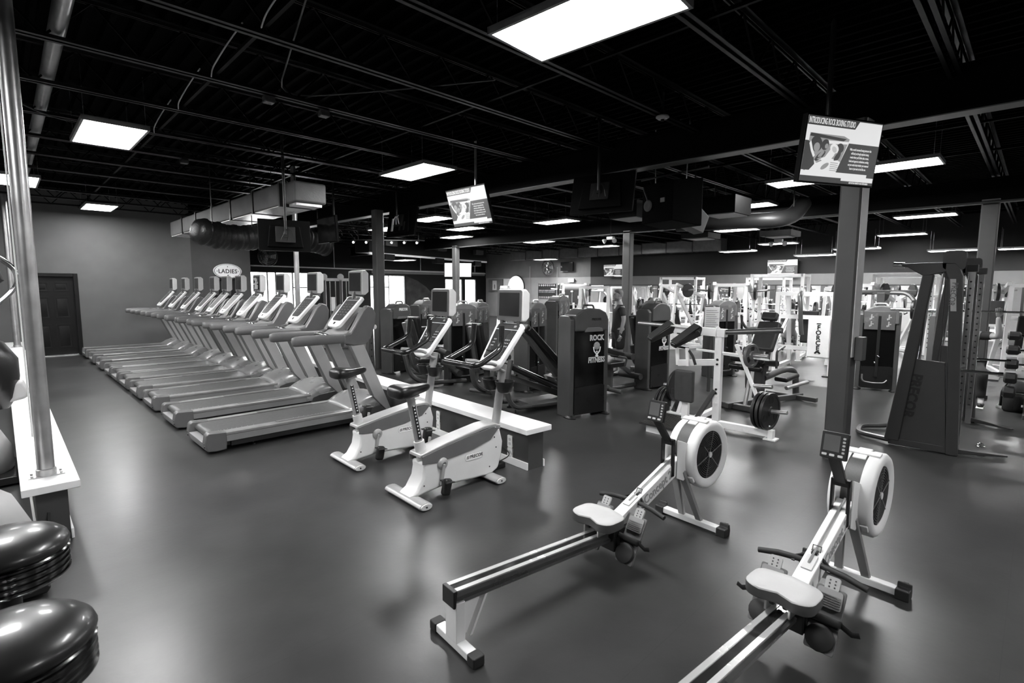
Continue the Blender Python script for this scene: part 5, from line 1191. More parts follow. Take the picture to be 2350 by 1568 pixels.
for x in (-.66, .66): MB().tube([(x, -.02, .4), (x*1.06, 0, .48)], .006, 5).build('hanging_cord', INK, t)
# posters, discs and boards near the corner
t = thing('hung_cloth', 'grey cloth with white emblem hung on the far wall near the corner', 'banner', (21.93, 23.72, 1.9), R(-90))
MB().loft([[(x, -.01-.03*math.sin(x*7+z), z) for x in [-.62+.124*i for i in range(11)]]+[(x, .01-.03*math.sin(x*7+z), z) for x in [.62-.124*i for i in range(11)]] for z in (-.4, -.1, .2, .38)]).build('cloth', mat('cloth_grey', .2, .8), t)
MB().b2((-.22, -.06, -.28), (.15, -.045, .3)).build('emblem', PAPER, t); MB().prism([(-.06, -.2), (.04, -.2), (.03, .02), (-.02, .1), (-.07, .0)], -.066, -.06).build('emblem_mark', MGREY, t)
t = thing('wall_disc', 'large white round disc with added glow on the far wall behind the nearer bike screen', 'sign', (21.9, 21.9, 1.82), R(-90))
MB().lathe([(.62, 0), (.64, .03), (.62, .06), (0, .07)], (0, 0, 0), (0, -1, 0), 36).build('disc', glow('disc_added_glow', 1.1, .8), t); MB().lathe([(.66, -.03), (.67, 0), (.66, .02)], (0, 0.03, 0), (0, -1, 0), 36).build('rim', BLACK, t)  # glow added to whiten the disc, not a known lamp
t = thing('white_board', 'white board on the far wall left of the round disc', 'board', (21.93, 22.66, 1.85), R(-90))
MB().b2((-.34, -.02, -.45), (.34, .0, .45)).build('panel', PAPER, t); MB().b2((-.36, -.012, -.47), (.36, .004, .47)).build('edge', LGREY, t)
# glowing box stands in for a bright window reflection, left of the opening
t = thing('reflection_box', 'glowing white box standing in for a window reflection above the double door edge, left of the third column', 'sign', (22.0, 16.05, 1.755), R(-90))
MB().b2((-.42, -.06, -.18), (.42, 0, .18)).build('case', BLACK, t); MB().b2((-.36, -.07, -.15), (.4, -.058, .15)).build('face', glow('reflection_glow', 1.3, .8), t)
MB().b2((-.62, -.08, -.16), (-.44, 0, .14)).build('black_box', BLACK, t)
# things in the room beyond the opening
FL = 26.9; kf = FL/22
t = thing('flag', 'striped flag with stars hanging vertically in the far room', 'flag', (26.95, 12.2, 1.35), R(-90))
SD = mat('flag_dark', .05, .7)
MB().b2((-1.2, -.02, -.95), (1.2, 0, .95)).build('cloth', PAPER, t)
for k in range(7): MB().b2((-1.2+k*.19*1.0, -.03, -.95), (-1.2+k*.19+.095, -.02, .95)).build('stripe', SD, t)
MB().b2((.12, -.032, -.4), (1.2, -.022, .95)).build('canton', SD, t)
for i in range(5):
    for j in range(5):
        c = (.24+.2*i+(.1 if j % 2 else 0), .82-.25*j)
        q = []
        for k in range(10): r_ = .07 if k % 2 == 0 else .03; q.append((c[0]+r_*math.sin(PI*k/5), c[1]+r_*math.cos(PI*k/5)))
        MB().prism(q, -.036, -.032).build('star', PAPER, t)
for i, (y, w_, z0, z1) in enumerate(((16.4, 1.2, .5, 2.2), (14.2, 1.3, .2, 2.3))):
    t = thing('notice_board', 'pale wall board in the far room, %s of two' % ('left one' if i == 0 else 'right one with a dark wreath'), 'panel', (26.95, y, 0), R(-90))
    MB().b2((-w_/2, -.03, z0), (w_/2, 0, z1)).build('board', WHITE, t); MB().b2((-w_/2-.05, -.02, z0-.05), (w_/2+.05, .01, z1+.05)).build('edge', DGREY, t)
    if i: 
        MB().lathe([(.2, -.05), (.24, 0), (.2, .05), (.1, .04), (.06, 0), (.1, -.04)], (.1, -.08, 1.72), (0, 1, 0), 20).build('wreath', BLACK, t)
    else:
        for x in (-.35, 0, .35): MB().b2((x-.12, -.05, 1.2), (x+.12, -.03, 1.75)).build('notice', LGREY, t); MB().b2((x-.1, -.055, 1.22), (x+.1, -.05, 1.73)).build('notice_sheet', PAPER, t)
for y in (17.3, 15.3, 13.1, 9.2, 7.0, 4.6, 2.5): struct(MB().b2((26.85, y-.12, 0), (27, y+.12, 2.7)).build('trim_5', DGREY))
# ================================================================== white plate-loaded machines
random.seed(5)
def white_press(label, loc, rz, H=1.9):
    t = thing('plate_loaded_press', label, 'weight machine', (loc[0], loc[1], 0), rz, 'white plate-loaded machines')
    def wb(nm, a, b, w_=.075, h_=.075, mt=WHITE, up_=(0, 0, 1)): return MB().bar(a, b, w_, h_, up_).build(nm, mt, t)
    for s in (-1, 1):
        wb('base_rail', (-.7, s*.45, .05), (.75, s*.38, .05)); wb('rear_upright', (.7, s*.38, .05), (.45, s*.32, H))
        wb('front_upright', (-.55, s*.42, .05), (.42, s*.32, H*.86)); 
        wb('lever_arm', (.5, s*.36, H), (-.5, s*.42, H*.80)); wb('arm_drop', (-.48, s*.42, H*.81), (-.42, s*.40, H*.55), .05, .05)
        MB().tube([(-.42, s*.40, H*.6), (-.58, s*.28, H*.55), (-.56, s*.2, H*.58)], .02, 8, fillet=.04).build('arm_grip', RUBBER, t)
        MB().tube([(.2, s*.38, H*.90), (.2, s*.75, H*.92)], .025, 8).build('weight_horn', STEEL, t)
        MB().disc((.2, s*.50, H*.905), .2, .06, (0, 1, 0), 20).build('loaded_plate', IRON, t)
        for z in (H*.3, H*.55, H*.7): MB().disc((.6-.1*z/H, s*.40, z), .02, .03, (1, 0, 0), 8).build('bolt', BLACK, t)
    wb('cross_bar', (.46, -.36, H*.98), (.46, .36, H*.98)); wb('cross_bar', (.6, -.38, .45), (.6, .38, .45)); wb('cross_bar', (-.68, -.46, .05), (-.68, .46, .05)); wb('cross_bar', (.1, -.4, H*.62), (.1, .4, H*.62))
    pad((-.35, 0, .48), (.1, 0, .45), .32, .09, name='seat_pad', t=t); pad((.08, 0, .55), (.3, 0, 1.25), .30, .09, (1, 0, 0), name='back_pad', t=t)
    wb('seat_post', (-.1, 0, .05), (-.1, 0, .42)); wb('back_post', (.15, 0, .42), (.4, 0, 1.3), .06, .06, up_=(1, 0, 0))
    return t
def white_rack(label, loc, rz, H=2.15, W=1.15, D=.95):
    t = thing('power_rack', label, 'weight machine', (loc[0], loc[1], 0), rz, 'white racks')
    def wb(nm, a, b, w_=.075, h_=.075, mt=WHITE, up_=(0, 0, 1)): return MB().bar(a, b, w_, h_, up_).build(nm, mt, t)
    for sx in (-1, 1):
        for sy in (-1, 1):
            o = wb('upright', (sx*D/2, sy*W/2, 0), (sx*D/2, sy*W/2, H)); h = MB()
            for k in range(14): h.disc((sx*D/2+(-.04 if sx < 0 else .04)*1, sy*W/2, .4+.11*k), .014, .006, (1, 0, 0), 6)
            h.build('upright_holes', BLACK, o, kind='stuff')
            MB().b2((sx*D/2-.07, sy*W/2-.07, 0), (sx*D/2+.07, sy*W/2+.07, .015)).build('foot_plate', WHITE, t)
        wb('top_bar', (sx*D/2, -W/2, H-.04), (sx*D/2, W/2, H-.04))
    for sy in (-1, 1):
        for z in (H-.04, H*.75, .9, .08): wb('side_bar', (-D/2, sy*W/2, z), (D/2, sy*W/2, z), .06, .06)
        wb('diagonal', (-D/2, sy*W/2, .1), (D/2, sy*W/2, .88), .05, .05)
        MB().tube([(D/2, sy*W/2, .5), (D/2+.05, sy*(W/2+.3), .5)], .024, 8).build('storage_peg', STEEL, t)
        MB().disc((D/2+.03, sy*(W/2+.12), .5), .22, .08, (0, 1, 0), 22).build('stored_plate', IRON, t)
    MB().tube([(-D/2-.06, -W/2-.45, 1.25), (-D/2-.06, W/2+.45, 1.25)], .014, 8).build('barbell_bar', CHROME, t)
    for sy in (-1, 1): MB().disc((-D/2-.06, sy*(W/2+.32), 1.25), .22, .07, (0, 1, 0), 22).build('bar_plate', IRON, t)
    return t
def white_sled(label, loc, rz, H=1.75):
    t = thing('sled_press', label, 'weight machine', (loc[0], loc[1], 0), rz, 'white sled machines')
    def wb(nm, a, b, w_=.08, h_=.08, mt=WHITE, up_=(0, 0, 1)): return MB().bar(a, b, w_, h_, up_).build(nm, mt, t)
    for s in (-1, 1):
        wb('sled_rail', (-1.0, s*.36, .25), (.8, s*.36, H)); wb('base_rail', (-1.1, s*.4, .05), (1.0, s*.4, .05)); wb('rear_upright', (.95, s*.4, .05), (.78, s*.38, H)); wb('mid_strut', (0, s*.4, .05), (.2, s*.37, 1.1))
        wb('knee_strut', (.5, s*.4, .05), (-.2, s*.37, .8), .05, .05)
        MB().tube([(.1, s*.4, 1.12), (.08, s*.85, 1.14)], .025, 8).build('weight_horn', STEEL, t)
        for k in range(2): MB().disc((.1, s*(.5+.08*k), 1.12), .22, .06, (0, 1, 0), 22).build('loaded_plate', IRON, t)
    wb('top_bar', (.78, -.4, H), (.78, .4, H)); wb('sled_bar', (.0, -.38, 1.0), (.0, .38, 1.0), .1, .1); wb('base_bar', (-1.05, -.45, .05), (-1.05, .45, .05)); wb('base_bar', (.97, -.45, .05), (.97, .45, .05))
    MB().bar((.15, 0, .85), (-.15, 0, 1.35), .7, .05, (1, 0, 0)).build('foot_plate', FOIL, t)
    pad((-1.0, 0, .35), (-1.35, 0, .95), .4, .09, (1, 0, 0), name='back_pad', t=t); pad((-1.0, 0, .32), (-.6, 0, .4), .4, .09, name='seat_pad', t=t)
    return t
P1 = white_press('white plate-loaded press with long overhead beam, behind the leg extension', (12.6, 5.2), R(195))
P2 = white_rack('white rack left of the white emblem shroud', (14.4, 4.75), R(8))
P3 = white_sled('white sled press behind the standing man', (12.3, 8.9), R(205), 1.8)
# FORCE machine
t = thing('shrouded_machine', 'white machine with tall white shroud and black emblem, left of the main column', 'weight machine', (12.3, 3.35, 0), R(4))
def wb(nm, a, b, w_=.08, h_=.08, mt=WHITE, up_=(0, 0, 1)): return MB().bar(a, b, w_, h_, up_).build(nm, mt, t)
for y in (.62, -.42):
    wb('front_upright', (-.4, y, .02), (-.4, y, 1.72)); wb('rear_upright', (.8, y, .02), (.45, y, 1.72)); wb('side_rail', (-.4, y, .1), (.8, y, .1)); wb('top_rail', (-.4, y, 1.68), (.5, y, 1.68)); wb('brace', (-.4, y, .62), (.6, y, 1.2), .05, .05)
    MB().b2((-.5, y-.12, 0), (-.3, y+.12, .02)).build('foot_plate', BLACK, t)
for z in (1.68, 1.2, .55): wb('cross_bar', (-.4, -.42, z), (-.4, .62, z))
sh = MB().b2((-.52, -.40, .38), (-.40, .0, 1.20)).build('white_shroud', WHITE, t, bev=.03, seg=3)
for k, ch in enumerate('FORCE'): text('shroud_lettering', ch, INK, sh, (-.525, -.20, 1.0-.105*k), (0, -1, 0), (0, 0, 1), .13, .002, .004, .95)
MB().prism([(-.26, .90-.42), (-.22, .53), (-.18, .53), (-.14, .48), (-.165, .46), (-.19, .49), (-.21, .49), (-.235, .46)], -.528, -.52, 'yz').build('wrench_emblem', INK, sh)
MB().b2((-.526, -.24, 1.07), (-.52, -.16, 1.09)).build('emblem_cap', INK, sh)
MB().tube([(-.4, .18, 1.70), (-.62, .16, 1.66), (-.68, .12, 1.4), (-.66, .10, 1.02), (-.64, .08, .85)], .045, 10, fillet=.12).build('curved_arm', TOWER, t)
for y in (.3, .5): MB().tube([(-.45, y, .78), (-.58, y-.05, .78), (-.6, y-.1, .62)], .016, 8, fillet=.04).build('foot_handle', RUBBER, t)
pad((.0, .15, .5), (.3, .15, .48), .36, .09, name='seat_pad', t=t); pad((.3, .15, .6), (.42, .15, 1.3), .32, .09, (1, 0, 0), name='back_pad', t=t)
LB = ['behind the leg curl machine', 'below the hanging flag', 'left of the long overhead beam', 'behind the leg extension headrest', 'right of the white emblem shroud', 'behind the pec fly machine', 'seen through the cable machine', 'close to the far opening at its left end', 'under the lit far wall screen', 'beside the second right column']
for i, (k, x, y, rz) in enumerate(((0, 14.6, 7.6, 160), (1, 16.6, 8.6, 10), (0, 16.3, 6.3, 200), (2, 18.6, 4.2, 180), (0, 14.3, 2.9, 170), (1, 16.2, 2.4, 0), (0, 15.3, .2, 190), (2, 17.5, 11.4, 200), (1, 18.9, 6.6, 5), (0, 18.4, 2.2, 215))):
    src = (P1, P2, P3)[k]; nm = ('white plate-loaded press ', 'white power rack ', 'white sled press ')[k]
    dup(src, (x, y, 0), R(rz), nm+LB[i])
FR = ['first', 'second', 'third', 'fourth', 'fifth', 'sixth', 'seventh', 'eighth', 'ninth', 'tenth', 'eleventh', 'twelfth']
for i, (k, y, rz) in enumerate(((2, 15.9, 170), (0, 14.3, 200), (1, 13.0, 0), (0, 11.6, 160), (1, 10.0, 8), (2, 8.6, 190), (0, 7.0, 170), (1, 5.6, 0), (0, 4.2, 200), (1, 2.8, 0), (0, 1.3, 180))):
    dup((P1, P2, P3)[k], ((23.4, 25.4)[(i+1) % 2 if k == 1 else 0] if k != 1 else 25.6, y, 0), R(rz), ('white press', 'white rack', 'white sled press')[k]+' in the far room, %s machine from its left end' % FR[i])
dup(P3, (11.2, 10.6, 0), R(150), 'white sled press at the left, between the man and the double door')
dup(P1, (13.4, 10.7, 0), R(215), 'white press with raised arms below the exit sign')
# ================================================================== racks of barbells and other things at the right edge
t = thing('barbell_rack', 'upright grey barbell rack at the right picture edge', 'rack', (10.25, .0, 0), 0)
for y in (.02, -.9): MB().b2((-.06, y-.04, 0), (.06, y+.04, 1.25)).b2((-.3, y-.04, 0), (.3, y+.04, .06)).build('rack_post', TOWER, t, bev=.006)
for k in range(5):
    z = .28+.2*k
    for y in (.02, -.9): MB().prism([(-.16, z+.03), (-.06, z-.03), (-.06, z+.02), (-.13, z+.06)], y-.03, y+.03).build('rack_hook', BLACK, t)
for k in range(5):
    z = .34+.2*k
    b = thing('fixed_barbell', '%s fixed curl barbell from the bottom of the rack at the right edge' % FR[k], 'barbell', (10.12, 0, z), 0, 'barbells on the right rack')
    MB().tube([(0, .20, 0), (0, .02, 0), (.0, -.1, .03), (0, -.25, -.02), (0, -.42, .02), (0, -.6, -.02), (0, -.8, .03), (0, -.95, 0), (0, -1.1, 0)], .015, 8).build('bent_bar', CHROME, b)
    for y in (.22, -1.12): MB().disc((0, y, 0), .085-.006*k, .14, (0, 1, 0), 8).build('barbell_head', IRON, b)
t = thing('backpack', 'black backpack standing on the floor at the right edge', 'bag', (10.55, .13, 0), R(30))
rings = []
for z, w_, d, cx in ((.0, .15, .10, 0), (.03, .17, .12, 0), (.2, .17, .125, 0), (.34, .15, .11, .01), (.42, .1, .07, .02), (.45, .04, .03, .02)): rings.append([(cx+d*math.cos(2*PI*k/16), w_*math.sin(2*PI*k/16), z) for k in range(16)])
MB().loft(rings).build('body', mat('bag_black', .012, .7, bump=.3, scale=12), t, sharp=70)
MB().loft([[(-.13+dx*math.cos(2*PI*k/12)*.04-.0, .11*math.sin(2*PI*k/12), z) for k in range(12)] for z, dx in ((.05, .6), (.1, 1), (.2, 1), (.25, .4))]).build('front_pocket', BLACK, t)
for s in (-1, 1): MB().tube([(.1, s*.07, .4), (.17, s*.1, .28), (.14, s*.12, .05)], .014, 6, fillet=.06, sx=2).build('strap', RUBBER, t)
MB().b2((-.175, -.04, .1), (-.165, .04, .13)).build('tag', PAPER, t)
t = thing('towel', 'small white crumpled towel on the floor beside the backpack', 'towel', (10.75, .3, 0), 0)
MB().lathe([(.09, 0), (.085, .03), (.05, .07), (.02, .10), (0, .11)], n=9, sc=(1, .7)).build('cloth', PAPER, t)
t = thing('sanitiser_stand', 'dark screen on a stand with a white spray bottle on top, by the right edge', 'stand', (14.0, .71, 0), R(180))
MB().b2((-.03, -.22, 1.10), (.03, .22, 1.56)).build('screen_panel', DGREY, t, bev=.01); MB().b2((-.04, -.24, 1.05), (.04, .24, 1.10)).build('lower_edge', WHITE, t); MB().bar((0, 0, 0), (0, 0, 1.05), .08, .08, (1, 0, 0)).build('post', DGREY, t); MB().b2((-.25, -.25, 0), (.25, .25, .03)).build('foot', DGREY, t)
t = thing('spray_bottle', 'white spray bottle standing on the dark screen by the right edge', 'bottle', (14.0, .74, 1.56), 0)
MB().lathe([(.07, 0), (.075, .02), (.075, .18), (.05, .23), (.025, .25), (.025, .29), (0, .29)], n=16).build('bottle_body', WHITE, t); MB().b2((-.06, -.02, .28), (.03, .02, .33)).build('trigger_head', LGREY, t)
# white instruction placard on a stand
t = thing('instruction_placard', 'white printed instruction placard on a post behind the calf raise', 'sign', (8.7, 3.95, 0), R(-40))
MB().bar((0, 0, 0), (0, 0, 1.1), .05, .04, (1, 0, 0)).build('post', TOWER, t); bo = MB().b2((-.13, -.03, 1.02), (.13, -.01, 1.47)).build('board', PAPER, t, bev=.004)
ln = MB()
for k in range(11): ln.b2((-.11, -.033, 1.06+.035*k), (.11-.03*(k % 3), -.03, 1.066+.035*k))
ln.build('printed_lines', MGREY, bo, kind='stuff')
# cords and black box at the low wall
t = thing('power_supply_box', 'flat black power box on the floor by the nearer bike front foot', 'box', (3.42, 3.85, 0), R(-4))
MB().b2((-.17, -.20, 0), (.1, .22, .05)).build('lower_box', BLACK, t, bev=.008); MB().b2((-.15, -.02, .05), (.08, .2, .1)).build('upper_box', BLACK, t, bev=.008)
for i, (pts, lb) in enumerate(([[(3.36, 3.9, .08), (3.45, 3.95, .26), (3.56, 3.84, .2), (3.585, 3.83, .18)], 'black cord looping from the power box to the low wall outlet'], [[(3.45, 3.72, .04), (3.56, 3.62, .12), (3.59, 3.75, .16), (3.59, 3.83, .16)], 'black cord hanging below the low wall outlet'], [[(3.2, 3.62, .03), (3.25, 3.8, .01), (3.36, 3.7, .01), (3.4, 3.85, .03)], 'black cord on the floor under the nearer bike front foot'], [[(3.3, 5.2, .4), (3.5, 5.25, .36), (3.7, 5.32, .3)], 'black cord from the farther bike to the low wall outlet'])):
    tag(MB().tube(pts, .006, 6, fillet=.12).build('extension_cord', RUBBER), lb, 'cord', 'cords by the low wall')
# ================================================================== people
def skin_body(name, joints, edges, root, mt, parent=None, sub=2):
    me = bpy.data.meshes.new(name); me.from_pydata([j[0] for j in joints], edges, [])
    o = bpy.data.objects.new(name, me); COL.objects.link(o); me.materials.append(mt)
    if parent: o.parent = parent
    md = o.modifiers.new('skin', 'SKIN'); md.use_smooth_shade = True
    for i, j in enumerate(joints):
        r = j[1] if isinstance(j[1], tuple) else (j[1], j[1]); me.skin_vertices[0].data[i].radius = r
        me.skin_vertices[0].data[i].use_root = (i == root)
    s = o.modifiers.new('sub', 'SUBSURF'); s.levels = sub; s.render_levels = sub
    return o
def hand(t, w_, d, side, parent_mat=SKIN, curl=.5):
    """palm, four unequal fingers and a thumb from wrist w_ pointing along d"""
    d = Vector(d).normalized(); w_ = Vector(w_); s = Vector(side).normalized(); n = d.cross(s)
    J = [(w_, (.026, .02)), (w_+d*.05, (.036, .016)), (w_+d*.085, (.038, .014))]; E = [(0, 1), (1, 2)]
    for k, (off, L) in enumerate(((-.03, .062), (-.01, .075), (.01, .07), (.03, .055))):
        b = w_+d*.085+s*off; i0 = len(J)
        p1 = b+d*L*.45+n*curl*.02; p2 = b+d*L*.75+n*curl*.045; p3 = b+d*L*.85+n*curl*.07
        J += [(b, .009), (p1, .0085), (p2, .008), (p3, .007)]; E += [(2, i0), (i0, i0+1), (i0+1, i0+2), (i0+2, i0+3)]
    b = w_+d*.03-s*.03; i0 = len(J); J += [(b, .011), (b+d*.03-s*.02+n*.015, .010), (b+d*.06-s*.018+n*.03, .009)]; E += [(1, i0), (i0, i0+1), (i0+1, i0+2)]
    return skin_body('hand', J, E, 0, parent_mat, t, 1)
def head(t, c, f, hairm=HAIR, bald=False, beard=False):
    """face parts around head centre c, facing f"""
    f = Vector(f).normalized(); c = Vector(c); s = Vector((0, 0, 1)).cross(f); u = f.cross(s)
    P = lambda a, b, d: c+f*a+s*b+u*d
    rings = []
    for z, fr_, bk_, wd in ((-.118, .070, .01, .022), (-.10, .082, .045, .045), (-.06, .088, .078, .062), (-.01, .092, .095, .072), (.04, .090, .102, .075), (.08, .075, .095, .068), (.105, .045, .06, .042), (.116, .01, .015, .01)):
        q = []
        for k in range(16):
            an = 2*PI*k/16; ca, sa = math.cos(an), math.sin(an); q.append(P(ca*(fr_ if ca > 0 else bk_), sa*wd, z))
        rings.append(q)
    h = MB().loft(rings).build('head', SKIN, t, sharp=80)
    MB().loft([[P(.088, 0, .02), P(.086, .009, .018), P(.086, -.009, .018)], [P(.115, 0, -.022), P(.10, .016, -.028), P(.10, -.016, -.028)], [P(.09, 0, -.04), P(.088, .012, -.038), P(.088, -.012, -.038)]]).build('nose', SKIN, h, sharp=80)
    for q in (-1, 1):
        MB().sphere(P(.08, q*.032, .012), .011, 8, 6).build('eye', INK, h); MB().bar(P(.088, q*.018, .034), P(.082, q*.048, .032), .008, .006, u).build('eyebrow', hairm, h)
        MB().sphere(P(-.005, q*.076, -.008), (.018, .012, .032), 8, 6).build('ear', SKIN, h)
    MB().bar(P(.085, -.024, -.066), P(.085, .024, -.066), .008, .006, u).build('mouth', mat('lip', .18, .5), h)
    if not bald:
        rg = []
        for z, fr_, bk_, wd in ((-.03, -.02, .104, .078), (.02, .0, .108, .081), (.05, .075, .108, .082), (.09, .082, .100, .073), (.118, .05, .064, .046), (.128, .01, .015, .01)):
            rg.append([P(math.cos(2*PI*k/16)*(fr_ if math.cos(2*PI*k/16) > 0 else bk_), math.sin(2*PI*k/16)*wd, z) for k in range(16)])
        MB().loft(rg).build('hair', hairm, h, sharp=80)
    if beard: MB().loft([[P(a*.9, b, z) for a, b in ((.09, 0), (.07, .045), (.0, .06), (.0, -.06), (.07, -.045))] for z in (-.06, -.09, -.125)]).build('beard', hairm, h, sharp=80)
    return h
# standing man in dark tee and shorts, turned to the left
t = thing('person', 'grey-haired man standing in a dark t-shirt and dark shorts, arms down', 'person', (9.0, 6.02, 0), R(135+8))
V = Vector
J = [((0, 0, .93), (.12, .085)), ((0, 0, 1.10), (.11, .08)), ((.01, 0, 1.28), (.135, .09)), ((0, 0, 1.42), (.08, .055)), ((0, 0, 1.50), (.055, .055)), ((.02, 0, 1.58), (.05, .05)),
     ((0, .17, 1.405), .06), ((-.02, .235, 1.15), .045), ((.04, .25, .92), .033), ((.06, .245, .86), .026), ((0, -.17, 1.405), .06), ((-.02, -.235, 1.15), .045), ((.05, -.25, .92), .033), ((.07, -.245, .86), .026),
     ((0, .095, .86), .092), ((.0, .105, .50), .062), ((-.02, .11, .30), .058), ((-.01, .11, .09), .038), ((.13, .12, .045), .036), ((0, -.095, .86), .092), ((.02, -.105, .50), .062), ((.0, -.11, .30), .058), ((.01, -.11, .09), .038), ((.15, -.12, .045), .036)]
Eg = [(0, 1), (1, 2), (2, 3), (3, 4), (4, 5), (3, 6), (6, 7), (7, 8), (8, 9), (3, 10), (10, 11), (11, 12), (12, 13), (0, 14), (14, 15), (15, 16), (16, 17), (17, 18), (0, 19), (19, 20), (20, 21), (21, 22), (22, 23)]
skin_body('body', J, Eg, 0, SKIN, t)
head(t, (.035, 0, 1.645), (1, 0, .02), beard=True)
skin_body('shirt', [((0, 0, .88), (.178, .135)), ((0, 0, 1.06), (.165, .128)), ((.01, 0, 1.28), (.18, .13)), ((0, 0, 1.42), (.12, .085)), ((0, 0, 1.46), (.07, .07)), ((0, .175, 1.40), .075), ((-.012, .225, 1.21), .064), ((0, -.175, 1.40), .075), ((-.012, -.225, 1.21), .064)], [(0, 1), (1, 2), (2, 3), (3, 4), (3, 5), (5, 6), (3, 7), (7, 8)], 1, SHIRT, t)
skin_body('shorts', [((0, 0, 1.02), (.15, .112)), ((0, 0, .88), (.17, .125)), ((0, .098, .80), .112), ((.01, .108, .52), .095), ((0, -.098, .80), .112), ((.02, -.108, .52), .095)], [(0, 1), (1, 2), (2, 3), (1, 4), (4, 5)], 1, SHORTS, t)
for s, x in ((1, 0), (-1, .02)): skin_body('shoe', [((x-.04, s*.11, .05), (.045, .045)), ((x+.06, s*.115, .045), (.048, .04)), ((x+.17, s*.12, .035), (.042, .03))], [(0, 1), (1, 2)], 0, BLACK, t, 1)
hand(t, (.06, .245, .86), (.12, 0, -1), (1, 0, 0)); hand(t, (.07, -.245, .86), (.12, 0, -1), (1, 0, 0))
MB().tube([(.05, .25, .885), (.058, .25, .875)], .036, 12).build('wristwatch', BLACK, t)
# person seated pressing a barbell
t = thing('person', 'person seated behind the cable machine pressing a barbell, fists at head height', 'person', (10.95, .74, 0), R(180))
J = [((0, 0, .56), (.12, .10)), ((0, 0, .75), (.11, .085)), ((.0, 0, .93), (.13, .09)), ((0, 0, 1.08), (.085, .06)), ((.02, 0, 1.16), .055), ((.03, 0, 1.24), .05),
     ((0, .19, 1.07), .062), ((.12, .34, 1.07), .05), ((.19, .32, 1.26), .038), ((.22, .31, 1.38), .028), ((0, -.19, 1.07), .062), ((.12, -.34, 1.07), .05), ((.19, -.32, 1.26), .038), ((.22, -.31, 1.38), .028),
     ((.08, .11, .55), .09), ((.42, .2, .53), .068), ((.36, .2, .3), .055), ((.36, .21, .09), .04), ((.5, .22, .045), .036), ((.08, -.11, .55), .09), ((.42, -.2, .53), .068), ((.36, -.2, .3), .055), ((.36, -.21, .09), .04), ((.5, -.22, .045), .036)]
skin_body('body', J, Eg, 0, SKIN, t); head(t, (.05, 0, 1.31), (1, 0, 0), SHORTS)
skin_body('shirt', [((0, 0, .52), (.165, .13)), ((0, 0, .75), (.148, .118)), ((.0, 0, .93), (.175, .125)), ((0, 0, 1.08), (.125, .09)), ((.01, 0, 1.13), .068), ((0, .19, 1.07), .078), ((.07, .28, 1.07), .066), ((0, -.19, 1.07), .078), ((.07, -.28, 1.07), .066)], [(0, 1), (1, 2), (2, 3), (3, 4), (3, 5), (5, 6), (3, 7), (7, 8)], 1, SHIRT, t)
skin_body('trousers', [((0, 0, .57), (.16, .13)), ((.08, .11, .55), .105), ((.42, .2, .53), .083), ((.36, .2, .3), .07), ((.36, .21, .12), .058), ((.08, -.11, .55), .105), ((.42, -.2, .53), .083), ((.36, -.2, .3), .07), ((.36, -.21, .12), .058)], [(0, 1), (1, 2), (2, 3), (3, 4), (0, 5), (5, 6), (6, 7), (7, 8)], 0, SHORTS, t)
for s in (1, -1):
    sh_ = skin_body('shoe', [((.33, s*.21, .05), (.045, .045)), ((.42, s*.215, .045), (.05, .042)), ((.54, s*.22, .035), (.042, .03))], [(0, 1), (1, 2)], 0, BLACK, t, 1)
    MB().prism([(.29, 0), (.59, 0), (.59, .018), (.29, .018)], s*.215-.045, s*.215+.045).build('sole', PAPER, sh_, bev=.008)
    hand(t, (.22, s*.31, 1.37), (.05, 0, 1), (0, -s, 0), curl=1.3)
t = thing('barbell', 'straight barbell held up by the seated person', 'barbell', (10.69, .74, 1.452), 0)
MB().tube([(0, 1.0, 0), (0, -1.0, 0)], .0145, 10).build('bar', CHROME, t)
for s in (-1, 1):
    MB().tube([(0, s*.66, 0), (0, s*1.02, 0)], .025, 12).build('sleeve', CHROME, t); MB().disc((0, s*.72, 0), .16, .04, (0, 1, 0), 24).build('plate', IRON, t)
t = thing('flat_bench', 'dark flat bench under the seated person', 'bench', (11.0, .74, 0), 0)
pad((-.2, 0, .40), (.5, 0, .40), .28, .08, name='seat_pad', t=t); MB().bar((-.1, 0, .02), (-.1, 0, .37), .07, .07, (1, 0, 0)).build('front_leg', TOWER, t); MB().bar((.4, 0, .02), (.4, 0, .37), .07, .07, (1, 0, 0)).build('rear_leg', TOWER, t); MB().bar((.4, -.25, .03), (.4, .25, .03), .06, .06).build('rear_foot', TOWER, t)
